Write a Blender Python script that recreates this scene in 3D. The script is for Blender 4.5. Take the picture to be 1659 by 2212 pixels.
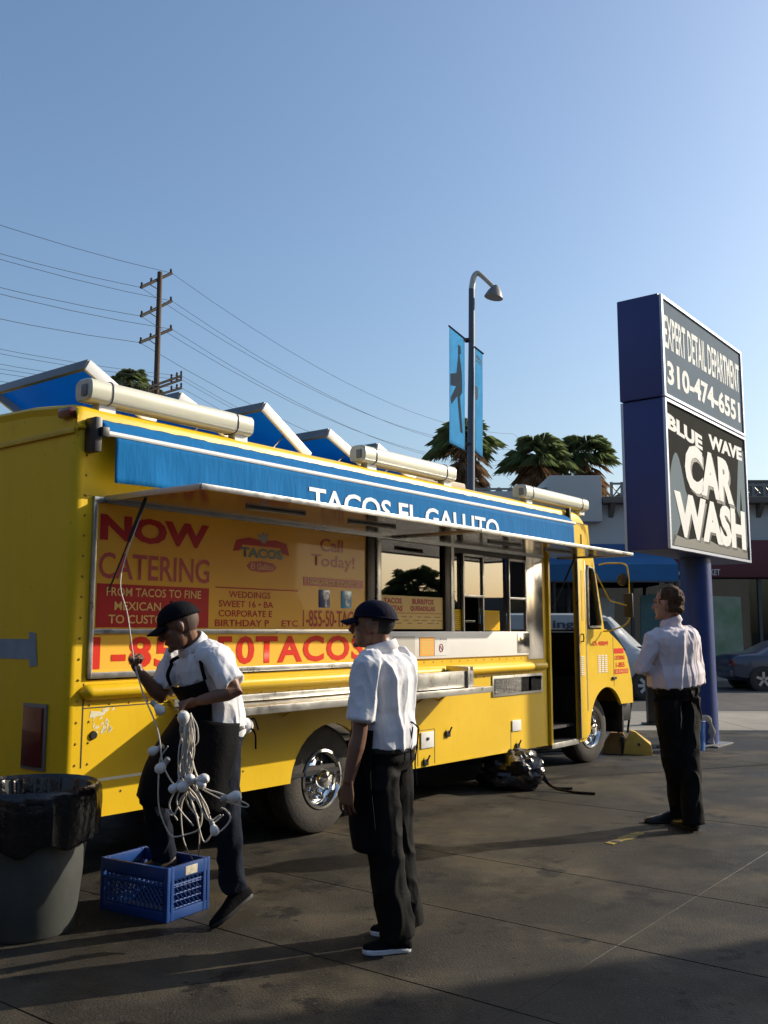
import bpy, bmesh, math, random
from mathutils import Vector, Matrix, noise
random.seed(7)
R = math.radians
for o in list(bpy.data.objects): bpy.data.objects.remove(o)
S = bpy.context.scene
COL = S.collection

# ------------------------------------------------------------------ camera, sky, sun, exposure
FPX, CX, CY, HZ, CAMH = 2040.0, 829.5, 1106.0, 1364.0, 1.5
PITCH = math.atan((HZ - CY) / FPX)
cam = bpy.data.cameras.new('camera'); camo = bpy.data.objects.new('camera', cam); COL.objects.link(camo)
camo.location = (0, 0, CAMH); camo.rotation_euler = (math.pi / 2 + PITCH, 0, 0)
cam.sensor_fit = 'HORIZONTAL'; cam.sensor_width = 36; cam.lens = 36 * FPX / 1659.0
cam.clip_start = 0.05; cam.clip_end = 3000
S.camera = camo
SUN_AZ, SUN_EL = 68.0, 26.0
w = bpy.data.worlds.new('World'); S.world = w; w.use_nodes = True
nt = w.node_tree; bg = nt.nodes['Background']
sky = nt.nodes.new('ShaderNodeTexSky'); sky.sky_type = 'NISHITA'; sky.sun_disc = False
sky.sun_elevation = R(SUN_EL); sky.sun_rotation = R(SUN_AZ)
sky.air_density = 1.25; sky.dust_density = 2.6; sky.ozone_density = 4.0
nt.links.new(sky.outputs[0], bg.inputs[0]); bg.inputs[1].default_value = 0.14
sl = bpy.data.lights.new('sun', 'SUN'); sl.energy = 4.6; sl.angle = R(0.53); sl.color = (1.0, 0.90, 0.74)
so = bpy.data.objects.new('sun', sl); COL.objects.link(so)
sdir = Vector((math.cos(R(SUN_EL)) * math.sin(R(SUN_AZ)), math.cos(R(SUN_EL)) * math.cos(R(SUN_AZ)), math.sin(R(SUN_EL))))
so.rotation_euler = sdir.to_track_quat('Z', 'Y').to_euler(); so.location = sdir * 60
S.view_settings.view_transform = 'Standard'; S.view_settings.look = 'None'
S.view_settings.exposure = 0.32; S.view_settings.gamma = 1.0; S.view_settings.use_curve_mapping = False
S.render.engine = 'CYCLES'

def at(x, y, Y):
    """world point seen at photo position x,y at the distance Y"""
    a = (x - CX) / FPX; b = -(y - CY) / FPX
    d = Vector((a, math.cos(PITCH) - b * math.sin(PITCH), math.sin(PITCH) + b * math.cos(PITCH)))
    return Vector((0, 0, CAMH)) + d * (Y / d.y)

# ------------------------------------------------------------------ materials
MATS = {}
def mat(name, col, rough=0.5, metal=0.0, var=0.0, vscale=6.0, bump=0.0, bscale=40.0, coat=0.0, spec=0.5, stretch=None, col2=None, sheen=0.0, detail=4.0, rvar=0.0):
    if name in MATS: return MATS[name]
    m = bpy.data.materials.new(name); m.use_nodes = True
    t = m.node_tree; p = t.nodes['Principled BSDF']
    p.inputs['Base Color'].default_value = (*col, 1); p.inputs['Roughness'].default_value = rough
    p.inputs['Metallic'].default_value = metal; p.inputs['Specular IOR Level'].default_value = spec
    if coat: p.inputs['Coat Weight'].default_value = coat; p.inputs['Coat Roughness'].default_value = 0.04
    if sheen: p.inputs['Sheen Weight'].default_value = sheen
    tc = t.nodes.new('ShaderNodeTexCoord'); src = tc.outputs['Object']
    if stretch:
        mp = t.nodes.new('ShaderNodeMapping'); mp.inputs['Scale'].default_value = stretch
        t.links.new(src, mp.inputs[0]); src = mp.outputs[0]
    if var:
        n = t.nodes.new('ShaderNodeTexNoise'); n.inputs['Scale'].default_value = vscale; n.inputs['Detail'].default_value = detail
        n.inputs['Roughness'].default_value = 0.62
        t.links.new(src, n.inputs['Vector'])
        r = t.nodes.new('ShaderNodeValToRGB'); r.color_ramp.elements[0].position = 0.3; r.color_ramp.elements[1].position = 0.7
        c2 = col2 or tuple(c * (1 - var) for c in col)
        r.color_ramp.elements[0].color = (*c2, 1); r.color_ramp.elements[1].color = (*col, 1)
        t.links.new(n.outputs['Fac'], r.inputs[0]); t.links.new(r.outputs[0], p.inputs['Base Color'])
        if rvar:
            mr = t.nodes.new('ShaderNodeMapRange'); mr.inputs[1].default_value = 0.3; mr.inputs[2].default_value = 0.7
            mr.inputs[3].default_value = max(0.02, rough - rvar); mr.inputs[4].default_value = min(1, rough + rvar)
            t.links.new(n.outputs['Fac'], mr.inputs[0]); t.links.new(mr.outputs[0], p.inputs['Roughness'])
    if bump:
        n2 = t.nodes.new('ShaderNodeTexNoise'); n2.inputs['Scale'].default_value = bscale; n2.inputs['Detail'].default_value = 5
        t.links.new(src, n2.inputs['Vector'])
        b = t.nodes.new('ShaderNodeBump'); b.inputs['Strength'].default_value = bump; b.inputs['Distance'].default_value = 0.02
        t.links.new(n2.outputs['Fac'], b.inputs['Height']); t.links.new(b.outputs[0], p.inputs['Normal'])
    MATS[name] = m; return m

def glassmat(name, tint, gloss_rough=0.02, ior=1.5, extra=0.0):
    m = bpy.data.materials.new(name); m.use_nodes = True; t = m.node_tree
    for n in list(t.nodes):
        if n.type != 'OUTPUT_MATERIAL': t.nodes.remove(n)
    out = [n for n in t.nodes if n.type == 'OUTPUT_MATERIAL'][0]
    tr = t.nodes.new('ShaderNodeBsdfTransparent'); tr.inputs[0].default_value = (*tint, 1)
    gl = t.nodes.new('ShaderNodeBsdfGlossy'); gl.inputs['Roughness'].default_value = gloss_rough
    gl.inputs[0].default_value = (0.9, 0.9, 0.9, 1)
    fr = t.nodes.new('ShaderNodeFresnel'); fr.inputs[0].default_value = ior
    ad = t.nodes.new('ShaderNodeMath'); ad.operation = 'ADD'; ad.inputs[1].default_value = extra; ad.use_clamp = True
    t.links.new(fr.outputs[0], ad.inputs[0])
    mx = t.nodes.new('ShaderNodeMixShader'); t.links.new(ad.outputs[0], mx.inputs[0])
    t.links.new(tr.outputs[0], mx.inputs[1]); t.links.new(gl.outputs[0], mx.inputs[2]); t.links.new(mx.outputs[0], out.inputs[0])
    MATS[name] = m; return m

def trans(name, col, tr=0.5, rough=0.7, var=0.15, vscale=3.0):
    m = mat(name, col, rough, var=var, vscale=vscale, spec=0.2); t = m.node_tree; p = t.nodes['Principled BSDF']
    out = [n for n in t.nodes if n.type == 'OUTPUT_MATERIAL'][0]
    tl = t.nodes.new('ShaderNodeBsdfTranslucent'); mx = t.nodes.new('ShaderNodeMixShader'); mx.inputs[0].default_value = tr
    tl.inputs[0].default_value = (*col, 1)
    for l in t.links:
        if l.to_socket == p.inputs['Base Color']: t.links.new(l.from_socket, tl.inputs[0]); break
    t.links.new(p.outputs[0], mx.inputs[1]); t.links.new(tl.outputs[0], mx.inputs[2]); t.links.new(mx.outputs[0], out.inputs[0])
    return m
YEL = mat('truck_yellow', (0.82, 0.518, 0.010), 0.40, var=0.10, vscale=1.6, bump=0.06, bscale=3.0, coat=0.10, rvar=0.08, spec=0.3)
def grime(m, amount=0.5):
    t = m.node_tree; p = t.nodes['Principled BSDF']; src = [l.from_socket for l in t.links if l.to_socket == p.inputs['Base Color']][0]
    tc = t.nodes.new('ShaderNodeTexCoord'); mp = t.nodes.new('ShaderNodeMapping'); mp.inputs['Scale'].default_value = (3.0, 3.0, 0.8)
    t.links.new(tc.outputs['Object'], mp.inputs[0]); n = t.nodes.new('ShaderNodeTexNoise'); n.inputs['Scale'].default_value = 2.2; n.inputs['Detail'].default_value = 7; n.inputs['Roughness'].default_value = 0.7
    t.links.new(mp.outputs[0], n.inputs['Vector'])
    r = t.nodes.new('ShaderNodeMapRange'); r.inputs[1].default_value = 0.52; r.inputs[2].default_value = 0.78; r.inputs[4].default_value = amount
    t.links.new(n.outputs['Fac'], r.inputs[0]); mx = t.nodes.new('ShaderNodeMix'); mx.data_type = 'RGBA'
    t.links.new(r.outputs[0], mx.inputs['Factor']); t.links.new(src, mx.inputs['A']); mx.inputs['B'].default_value = (0.36, 0.23, 0.035, 1)
    n2 = t.nodes.new('ShaderNodeTexNoise'); n2.inputs['Scale'].default_value = 45; n2.inputs['Detail'].default_value = 3; t.links.new(tc.outputs['Object'], n2.inputs['Vector'])
    r2 = t.nodes.new('ShaderNodeMapRange'); r2.inputs[1].default_value = 0.68; r2.inputs[2].default_value = 0.72; r2.inputs[4].default_value = 0.45
    t.links.new(n2.outputs['Fac'], r2.inputs[0]); mx2 = t.nodes.new('ShaderNodeMix'); mx2.data_type = 'RGBA'
    t.links.new(r2.outputs[0], mx2.inputs['Factor']); t.links.new(mx.outputs['Result'], mx2.inputs['A']); mx2.inputs['B'].default_value = (0.16, 0.09, 0.02, 1)
    t.links.new(mx2.outputs['Result'], p.inputs['Base Color'])
grime(YEL, 0.16)
YELD = mat('truck_yellow_worn', (0.76, 0.47, 0.03), 0.45, var=0.25, vscale=5)
ALU = mat('aluminium', (0.50, 0.49, 0.46), 0.34, 0.9, var=0.2, vscale=9, rvar=0.1)
STEEL = mat('stainless', (0.62, 0.58, 0.52), 0.16, 1.0, var=0.08, vscale=3, bump=0.03, bscale=2.0, rvar=0.06)
CHROME = mat('chrome', (0.75, 0.74, 0.72), 0.07, 1.0)
DARK = mat('dark_rubber_trim', (0.012, 0.012, 0.013), 0.6)
BLACK = mat('black_paint', (0.008, 0.008, 0.009), 0.45)
INTER = mat('interior_dark', (0.035, 0.03, 0.028), 0.7, var=0.3, vscale=2)
TYRE = mat('tyre_rubber', (0.03, 0.027, 0.024), 0.85, var=0.35, vscale=8, col2=(0.055, 0.046, 0.036), bump=0.2, bscale=60)
REDL = mat('red_lettering', (0.66, 0.03, 0.012), 0.5, spec=0.15)
REDP = mat('red_print', (0.52, 0.02, 0.015), 0.35, var=0.12, vscale=3, coat=0.25, spec=0.25)
PINK = mat('faded_red_print', (0.55, 0.09, 0.07), 0.35, coat=0.25, spec=0.25)
ADY = mat('ad_yellow', (0.88, 0.43, 0.035), 0.35, var=0.08, vscale=1.2, coat=0.25, spec=0.25)
ADYT = mat('ad_yellow_text', (0.85, 0.52, 0.16), 0.35, coat=0.25, spec=0.25)
WHITEP = mat('white_paint', (0.78, 0.77, 0.74), 0.4, var=0.08, vscale=5)
WHITEB = mat('white_board', (0.86, 0.84, 0.79), 0.3, var=0.05, vscale=3)
AWN = mat('awning_blue', (0.0015, 0.135, 0.36), 0.85, var=0.2, vscale=5, bump=0.25, bscale=10, stretch=(3, 3, 0.6), spec=0.15)
HATCHB = trans('hatch_blue', (0.010, 0.27, 0.62), 0.55, 0.5, 0.1, 4)
GREYM = mat('grey_metal', (0.2, 0.2, 0.2), 0.45, 0.3, var=0.2)
TUBEW = mat('light_housing_plastic', (0.66, 0.64, 0.50), 0.30, var=0.22, vscale=2.5, stretch=(0.6, 6, 6), coat=0.3)
GLASSW = glassmat('window_glass', (0.30, 0.29, 0.27), 0.015, 1.6, 0.10)
GLASSC = glassmat('cab_glass', (0.75, 0.78, 0.78), 0.01, 1.5, 0.04)
GLASSD = glassmat('store_glass', (0.45, 0.50, 0.50), 0.02, 1.5, 0.02)
GLASST = glassmat('display_glass', (0.85, 0.85, 0.83), 0.01, 1.15, 0.0)
REDLENS = mat('red_lens', (0.10, 0.006, 0.006), 0.15, coat=0.5)

# ------------------------------------------------------------------ mesh helpers
class MB:
    def __init__(s): s.v = []; s.f = []
    def add(s, vs, fs):
        b = len(s.v); s.v += [Vector(q) for q in vs]; s.f += [tuple(b + i for i in f) for f in fs]; return s
    def box(s, a, b):
        (x0, y0, z0), (x1, y1, z1) = a, b
        return s.add([(x0,y0,z0),(x1,y0,z0),(x1,y1,z0),(x0,y1,z0),(x0,y0,z1),(x1,y0,z1),(x1,y1,z1),(x0,y1,z1)],
                     [(0,3,2,1),(4,5,6,7),(0,1,5,4),(1,2,6,5),(2,3,7,6),(3,0,4,7)])
    def rbox(s, a, b, r=0.01):
        x0, y0, z0 = a; x1, y1, z1 = b; bm = bmesh.new()
        m = Matrix.Translation(((x0+x1)/2,(y0+y1)/2,(z0+z1)/2)) @ Matrix.Diagonal((abs(x1-x0),abs(y1-y0),abs(z1-z0),1))
        bmesh.ops.create_cube(bm, size=1, matrix=m)
        bmesh.ops.bevel(bm, geom=bm.edges[:], offset=r, segments=2, affect='EDGES', profile=0.6)
        bm.verts.index_update()
        s.add([v.co.copy() for v in bm.verts], [[v.index for v in f.verts] for f in bm.faces]); bm.free(); return s
    def prism(s, pts, ax, c0, c1):
        """polygon pts (2D) extruded between c0 and c1 along axis ax ('x','y','z')"""
        def mk(p, c): return {'x': (c, p[0], p[1]), 'y': (p[0], c, p[1]), 'z': (p[0], p[1], c)}[ax]
        n = len(pts)
        return s.add([mk(p, c0) for p in pts] + [mk(p, c1) for p in pts],
                     [tuple(range(n)), tuple(range(2*n-1, n-1, -1))] + [(i, i+n, (i+1) % n + n, (i+1) % n) for i in range(n)])
    def tube(s, path, rad, n=8, caps=True, closed=False, flat=1.0, up=None):
        P = [Vector(p) for p in path]; m = len(P)
        rr = rad if isinstance(rad, (list, tuple)) else [rad] * m
        N = None; rings = []
        for i in range(m):
            if closed: T = P[(i+1) % m] - P[i-1]
            else: T = P[min(i+1, m-1)] - P[max(i-1, 0)]
            T = T.normalized() if T.length > 1e-9 else Vector((0,0,1))
            if N is None:
                a = Vector(up) if up else (Vector((0,0,1)) if abs(T.z) < 0.9 else Vector((1,0,0)))
                N = (a - T * a.dot(T)).normalized()
            else:
                N = N - T * N.dot(T); N = N.normalized() if N.length > 1e-6 else T.orthogonal().normalized()
            B = T.cross(N)
            rings.append([P[i] + (N * math.cos(2*math.pi*k/n) * rr[i] + B * math.sin(2*math.pi*k/n) * rr[i] * flat) for k in range(n)])
        return s.loft(rings, True, caps and not closed, closed)
    def loft(s, rings, ringclosed=True, caps=True, closed=False):
        n = len(rings[0]); vs = [q for r in rings for q in r]; fs = []
        m = len(rings)
        for i in range(m if closed else m-1):
            for k in range(n if ringclosed else n-1):
                a = i*n+k; b = i*n+(k+1) % n; c = ((i+1) % m)*n+(k+1) % n; d = ((i+1) % m)*n+k
                fs.append((a, b, c, d))
        if caps and ringclosed: fs += [tuple(range(n-1, -1, -1)), tuple((m-1)*n+k for k in range(n))]
        return s.add(vs, fs)
    def lathe(s, prof, n=24, M=None, caps=False):
        """prof: (r, z) list about local z"""
        rings = [[Vector((r*math.cos(2*math.pi*k/n), r*math.sin(2*math.pi*k/n), z)) for k in range(n)] for r, z in prof]
        if M is not None: rings = [[M @ q for q in r] for r in rings]
        return s.loft(rings, True, caps)
    def ell(s, c, r, M=None, nu=12, nv=8):
        c = Vector(c); vs = []; fs = []
        for i in range(nv+1):
            th = math.pi*i/nv
            for k in range(nu):
                ph = 2*math.pi*k/nu
                q = Vector((r[0]*math.sin(th)*math.cos(ph), r[1]*math.sin(th)*math.sin(ph), r[2]*math.cos(th)))
                q = c + q
                vs.append(M @ q if M is not None else q)
        for i in range(nv):
            for k in range(nu):
                fs.append((i*nu+k, (i+1)*nu+k, (i+1)*nu+(k+1) % nu, i*nu+(k+1) % nu))
        return s.add(vs, fs)
    def xf(s, M):
        s.v = [M @ q for q in s.v]; return s
    def mesh(s, name, m, smooth=35, weld=False):
        me = bpy.data.meshes.new(name); me.from_pydata([tuple(q) for q in s.v], [], s.f)
        bm = bmesh.new(); bm.from_mesh(me)
        if weld: bmesh.ops.remove_doubles(bm, verts=bm.verts[:], dist=1e-5)
        bmesh.ops.recalc_face_normals(bm, faces=bm.faces[:]); bm.to_mesh(me); bm.free()
        if smooth:
            me.polygons.foreach_set('use_smooth', [True]*len(me.polygons)); me.set_sharp_from_angle(angle=R(smooth))
        if m: me.materials.append(m)
        return me
    def build(s, name, m, parent=None, smooth=35, weld=False):
        return obj(name, s.mesh(name, m, smooth, weld), parent)

def obj(name, me, parent=None):
    o = bpy.data.objects.new(name, me); COL.objects.link(o)
    if parent is not None: o.parent = parent
    return o
def tag(o, label=None, cat=None, group=None, kind=None):
    if label: o['label'] = label
    if cat: o['category'] = cat
    if group: o['group'] = group
    if kind: o['kind'] = kind
    return o
def empty(name, loc=(0,0,0), rz=0, label=None, cat=None, group=None):
    o = bpy.data.objects.new(name, None); COL.objects.link(o); o.location = loc; o.rotation_euler = (0,0,rz)
    o.empty_display_size = 0.1
    return tag(o, label, cat, group)
def copy_tree(o, parent=None):
    c = o.copy(); COL.objects.link(c)
    if parent is not None: c.parent = parent
    for ch in [q for q in bpy.data.objects if q.parent == o]: copy_tree(ch, c)
    return c

def text_mesh(body, bold=0.0, spacing=1.0):
    cu = bpy.data.curves.new('t', 'FONT'); cu.body = body; cu.offset = bold; cu.space_character = spacing
    cu.resolution_u = 3
    o = bpy.data.objects.new('t', cu); COL.objects.link(o)
    dg = bpy.context.evaluated_depsgraph_get()
    me = bpy.data.meshes.new_from_object(o.evaluated_get(dg))
    bpy.data.objects.remove(o); bpy.data.curves.remove(cu)
    return me
def lettering(body, m, parent, fn, bold=0.0, spacing=1.0, name='lettering'):
    """text fitted to the unit square, then mapped by fn(s,t) -> local position"""
    me = text_mesh(body, bold, spacing)
    xs = [v.co.x for v in me.vertices]; ys = [v.co.y for v in me.vertices]
    x0, x1, y0, y1 = min(xs), max(xs), min(ys), max(ys)
    for v in me.vertices: v.co = fn((v.co.x-x0)/(x1-x0), (v.co.y-y0)/(y1-y0))
    me.materials.clear(); me.materials.append(m)
    return obj(name, me, parent)

def bez(pts, n=10):
    """Catmull-Rom through pts"""
    P = [Vector(p) for p in pts]; out = []
    Q = [P[0]*2-P[1]] + P + [P[-1]*2-P[-2]]
    for i in range(1, len(Q)-2):
        for k in range(n):
            t = k/n; a, b, c, d = Q[i-1], Q[i], Q[i+1], Q[i+2]
            out.append(0.5*((2*b)+(c-a)*t+(2*a-5*b+4*c-d)*t*t+(3*b-a-3*c+d)*t**3))
    return out + [P[-1]]

# ------------------------------------------------------------------ truck frame
TA = R(37.8)
TU = Vector((math.sin(TA), math.cos(TA), 0)); TN = Vector((math.cos(TA), -math.sin(TA), 0)); TO = Vector((-1.8126, 5.4735, 0))
TRZ = math.pi/2 - TA
def tw(u, n, z=0): return TO + TU*u + TN*n + Vector((0, 0, z))

# ------------------------------------------------------------------ ground
def noise_col(m, cols, scales, bump=0.15, rough=(0.6, 0.9)):
    m.use_nodes = True; t = m.node_tree; p = t.nodes['Principled BSDF']
    g = t.nodes.new('ShaderNodeNewGeometry'); prev = None
    for i, (c, sc) in enumerate(zip(cols, scales)):
        n = t.nodes.new('ShaderNodeTexNoise'); n.inputs['Scale'].default_value = sc; n.inputs['Detail'].default_value = 6; n.inputs['Roughness'].default_value = 0.65
        t.links.new(g.outputs['Position'], n.inputs['Vector'])
        r = t.nodes.new('ShaderNodeMapRange'); r.inputs[1].default_value = c[2] if len(c) > 2 else 0.42; r.inputs[2].default_value = c[3] if len(c) > 2 else 0.62
        t.links.new(n.outputs['Fac'], r.inputs[0])
        mx = t.nodes.new('ShaderNodeMix'); mx.data_type = 'RGBA'
        t.links.new(r.outputs[0], mx.inputs['Factor'])
        if prev is None: mx.inputs['A'].default_value = (*c[0], 1)
        else: t.links.new(prev, mx.inputs['A'])
        mx.inputs['B'].default_value = (*c[1], 1); prev = mx.outputs['Result']
        if i == 0:
            rr = t.nodes.new('ShaderNodeMapRange'); rr.inputs[3].default_value = rough[0]; rr.inputs[4].default_value = rough[1]
            rr.inputs[1].default_value = 0.35; rr.inputs[2].default_value = 0.65
            t.links.new(n.outputs['Fac'], rr.inputs[0]); t.links.new(rr.outputs[0], p.inputs['Roughness'])
    t.links.new(prev, p.inputs['Base Color'])
    n = t.nodes.new('ShaderNodeTexNoise'); n.inputs['Scale'].default_value = 90; n.inputs['Detail'].default_value = 4
    t.links.new(g.outputs['Position'], n.inputs['Vector'])
    b = t.nodes.new('ShaderNodeBump'); b.inputs['Strength'].default_value = bump; b.inputs['Distance'].default_value = 0.01
    t.links.new(n.outputs['Fac'], b.inputs['Height']); t.links.new(b.outputs[0], p.inputs['Normal'])
    p.inputs['Specular IOR Level'].default_value = 0.22
    return m
def nmat(name, *a, **k):
    m = bpy.data.materials.new(name); MATS[name] = m; return noise_col(m, *a, **k)
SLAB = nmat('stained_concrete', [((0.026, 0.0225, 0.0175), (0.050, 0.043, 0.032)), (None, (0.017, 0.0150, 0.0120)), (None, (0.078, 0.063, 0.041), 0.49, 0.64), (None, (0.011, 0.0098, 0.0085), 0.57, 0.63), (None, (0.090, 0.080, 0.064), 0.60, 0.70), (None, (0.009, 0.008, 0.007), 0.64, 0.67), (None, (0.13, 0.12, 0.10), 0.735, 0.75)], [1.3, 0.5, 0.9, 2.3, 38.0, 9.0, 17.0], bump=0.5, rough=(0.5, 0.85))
WALKM = nmat('pale_concrete', [((0.28, 0.255, 0.21), (0.35, 0.32, 0.265)), (None, (0.23, 0.21, 0.175)), (None, (0.16,0.15,0.13), 0.62, 0.7)], [2.0, 0.5, 4.0])
ROADM = nmat('asphalt', [((0.085, 0.080, 0.074), (0.12, 0.112, 0.10)), (None, (0.07, 0.067, 0.062))], [3.0, 0.4])
EARTH = nmat('ground_base', [((0.010, 0.0095, 0.009), (0.014, 0.013, 0.012))], [2.0])

gnd = tag(MB().add([(-900,-900,-0.14),(900,-900,-0.14),(900,1500,-0.14),(-900,1500,-0.14)], [(0,1,2,3)]).build('ground', EARTH), kind='structure')
def clip(poly, f):
    out = []
    for i in range(len(poly)):
        a, b = poly[i], poly[(i+1) % len(poly)]; fa, fb = f(a), f(b)
        if fa >= 0: out.append(a)
        if fa*fb < 0: t = fa/(fa-fb); out.append((a[0]+(b[0]-a[0])*t, a[1]+(b[1]-a[1])*t))
    return out
def slab_mesh(poly, top, bot, ch=0.0015):
    c = (sum(p[0] for p in poly)/len(poly), sum(p[1] for p in poly)/len(poly))
    def inset(d):
        o = []
        for p in poly:
            v = Vector((c[0]-p[0], c[1]-p[1])); o.append((p[0]+v.x/v.length*d, p[1]+v.y/v.length*d))
        return o
    rings = [[Vector((*p, bot)) for p in poly], [Vector((*p, top-ch)) for p in poly], [Vector((*p, top)) for p in inset(ch*1.5)]]
    return MB().loft(rings)
lot = tag(MB().add([(-60,-40,-0.007),(60,-40,-0.007),(60,14.75,-0.007),(-60,14.75,-0.007)], [(0,1,2,3)]).build('parking_lot', EARTH), kind='structure')
us = [-12.6,-10.4,-8.2,-6.0,-4.1,-2.2,-0.95,0.25,1.25,2.34,4.55,6.76,8.95,11.2,13.4,15.6,17.8,20,22.4]
ns = [-14.3,-11.5,-8.6,-5.8,-2.9,-0.07,2.75,5.6,8.4,11.3,14.1,17,20]
for i in range(len(us)-1):
    for k in range(len(ns)-1):
        g = 0.0045; gn = 0.0004; q = [tw(us[i]+g, ns[k]+gn), tw(us[i+1]-g, ns[k]+gn), tw(us[i+1]-g, ns[k+1]-gn), tw(us[i]+g, ns[k+1]-gn)]
        poly = clip([(p.x, p.y) for p in q], lambda p: 14.72-p[1]); poly = clip(poly, lambda p: p[1]+9) if len(poly) > 2 else poly
        if len(poly) < 3: continue
        slab_mesh(poly, random.uniform(-0.0015, 0.0), -0.045).build('concrete_slab', SLAB, lot)
walk = tag(MB().box((-120,14.75,-0.13),(120,18.0,-0.004)).build('sidewalk', EARTH), kind='structure')
for i in range(-14, 20):
    for a, b in ((14.76, 18.0),):
        slab_mesh([(i*1.9+0.006, a), (i*1.9+1.894, a), (i*1.9+1.894, b), (i*1.9+0.006, b)], random.uniform(-0.001, 0.002), -0.1).build('pavement_slab', WALKM, walk)
kerb = tag(MB().rbox((-120,18.01,-0.14),(120,18.18,0.004), 0.02).build('kerb', WALKM), kind='structure')
road = tag(MB().add([(-200,18.18,-0.11),(200,18.18,-0.11),(200,30.5,-0.11),(-200,30.5,-0.11)], [(0,1,2,3)]).build('road', ROADM), kind='structure')
fwalk = tag(MB().rbox((-120,29.2,-0.13),(120,34,0.02), 0.02).build('far_sidewalk', WALKM), kind='structure')

# ------------------------------------------------------------------ the food truck
T = empty('food_truck', TO, TRZ, 'yellow taco truck with blue awning and serving hatch open', 'food truck')
W = 2.2
def arc(cx, cz, r, a0, a1, n=14): return [(cx+r*math.cos(R(a0+(a1-a0)*i/n)), cz+r*math.sin(R(a0+(a1-a0)*i/n))) for i in range(n+1)]
def P(name, mb, m, parent=T, **k): return mb.build(name, m, parent, **k)

# lower side panels
poly = [(0.05,0.43),(1.87,0.42)] + arc(2.3,0.37,0.44,173,7) + [(2.9,0.36),(5.78,0.33),(5.78,1.215),(0.05,1.215)]
P('side_panel', MB().prism(poly, 'y', 0.0, 0.04), YEL)
# seams as thin dark grooves standing 1 mm proud
sm = MB()
for (a, b, c, d) in [(0.11,0.72,0.118,1.2),(2.95,0.37,2.958,1.05),(5.74,0.34,5.748,1.2),(3.42,0.37,3.427,0.68),(3.67,0.37,3.677,0.66),(4.97,0.34,4.976,0.55)]:
    sm.box((a,-0.0015,b),(c,0.01,d))
for (a, b, c, d) in [(0.11,1.055,2.0,1.061),(3.43,0.66,3.67,0.664)]: sm.box((a,-0.0015,b),(c,0.01,d))
P('panel_seams', sm, DARK)
rv = MB()
for z, a, b in ((1.075,0.16,5.6),(1.235,0.16,5.6)):
    u = a
    while u < b: rv.ell((u, -0.001, z), (0.008,0.006,0.008), nu=6, nv=4); u += 0.14
for z in [0.5+0.12*i for i in range(18)]:
    for u in (0.075,0.16): rv.ell((u,-0.001,z) if z < 1.2 else (0.075,-0.001,z), (0.008,0.006,0.008), nu=6, nv=4)
for u in [0.2+0.2*i for i in range(7)]: rv.ell((u,-0.001,0.56), (0.008,0.006,0.008), nu=6, nv=4)
P('rivets', rv, mat('rivet_worn',(0.42,0.26,0.03),0.5))
P('rear_pillar', MB().box((0.05,0,1.216),(0.13,0.04,2.30)), YEL)
P('front_pillar', MB().box((5.67,0,1.216),(5.80,0.045,2.31)), YEL)
P('door_jamb', MB().rbox((5.755,-0.028,0.33),(5.80,0.02,2.29),0.006), YEL)
P('upper_panel', MB().box((0.05,0,2.301),(6.46,0.04,2.72)), YEL)
# rear
P('rear_wall', MB().box((-0.0,0.05,0.43),(0.04,W-0.05,2.74)), YEL)
for y0, a0 in ((0.05, 180), (W-0.05, 90)):
    pts = [(0.05+0.05*math.cos(R(a0+90*i/8)), y0+0.05*math.sin(R(a0+90*i/8))) for i in range(9)] + [(0.05, y0)]
    P('corner_trim', MB().prism(pts, 'z', 0.43, 2.75), YEL)
P('rear_drip_rail', MB().rbox((-0.018,0.02,2.665),(0.0,W-0.02,2.70),0.006), YELD)
P('rear_door_seam', MB().box((-0.004,0.95,0.5),(0.001,0.965,2.6)), DARK)
P('rear_header', MB().prism([(0.02,2.70),(0.02,2.74),(0.06,2.775),(0.12,2.79),(0.5,2.83),(1.1,2.85),(1.7,2.83),(2.08,2.79),(2.14,2.775),(2.18,2.74),(2.18,2.70)],'x',0.012,0.04), YEL)
# roof
def ring(u, dz, yin=0.0):
    pr = [(0.0+yin,2.71),(0.0+yin,2.80),(0.012+yin,2.825),(0.045+yin,2.845),(0.12+yin,2.862),(0.5,2.90),(1.1,2.92),(1.7,2.90),(2.08-yin,2.862),(2.155-yin,2.845),(2.188-yin,2.825),(2.2-yin,2.80),(2.2-yin,2.71)]
    return [Vector((u, y, z-dz)) for y, z in pr]
rg = [ring(0.03,0.10,0.02), ring(0.0,0.03,0.0), ring(0.012,0.012), ring(0.05,0.0)] + [ring(0.05+6.45*i/12,0) for i in range(1,13)] + [ring(6.6,0.025),ring(6.69,0.075),ring(6.76,0.15),ring(6.80,0.26),ring(6.83,0.42)]
P('roof', MB().loft(rg, False, False), YEL)
ed = [Vector((0.0,-0.004,2.705)), Vector((6.4,-0.004,2.705))]
P('roof_drip_rail', MB().tube(ed, 0.014, 6), YEL)
# cab side
low = [(6.46,0.30),(6.61,0.30)] + arc(7.19,0.40,0.46,182,32,16) + [(7.92,0.64),(7.915,0.85),(7.86,1.03),(7.78,1.20),(7.68,1.30),(7.52,1.39),(7.36,1.46),(7.22,1.525),(6.46,1.525)]
CABIN = YEL
for y0, y1 in ((0.0,0.04),(W-0.04,W)):
    P('cab_side_panel', MB().prism(low, 'y', y0, y1), YEL)
    P('cab_post', MB().prism([(6.46,1.526),(6.72,1.526),(6.72,2.26),(6.90,2.24),(6.885,2.32),(6.85,2.42),(6.83,2.50),(6.80,2.72),(6.46,2.72)], 'y', y0, y1), YEL)
    P('windscreen_pillar', MB().prism([(7.08,1.526),(7.16,1.526),(6.90,2.40),(6.86,2.24),(6.895,2.23)], 'y', y0, y1), YEL)
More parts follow.
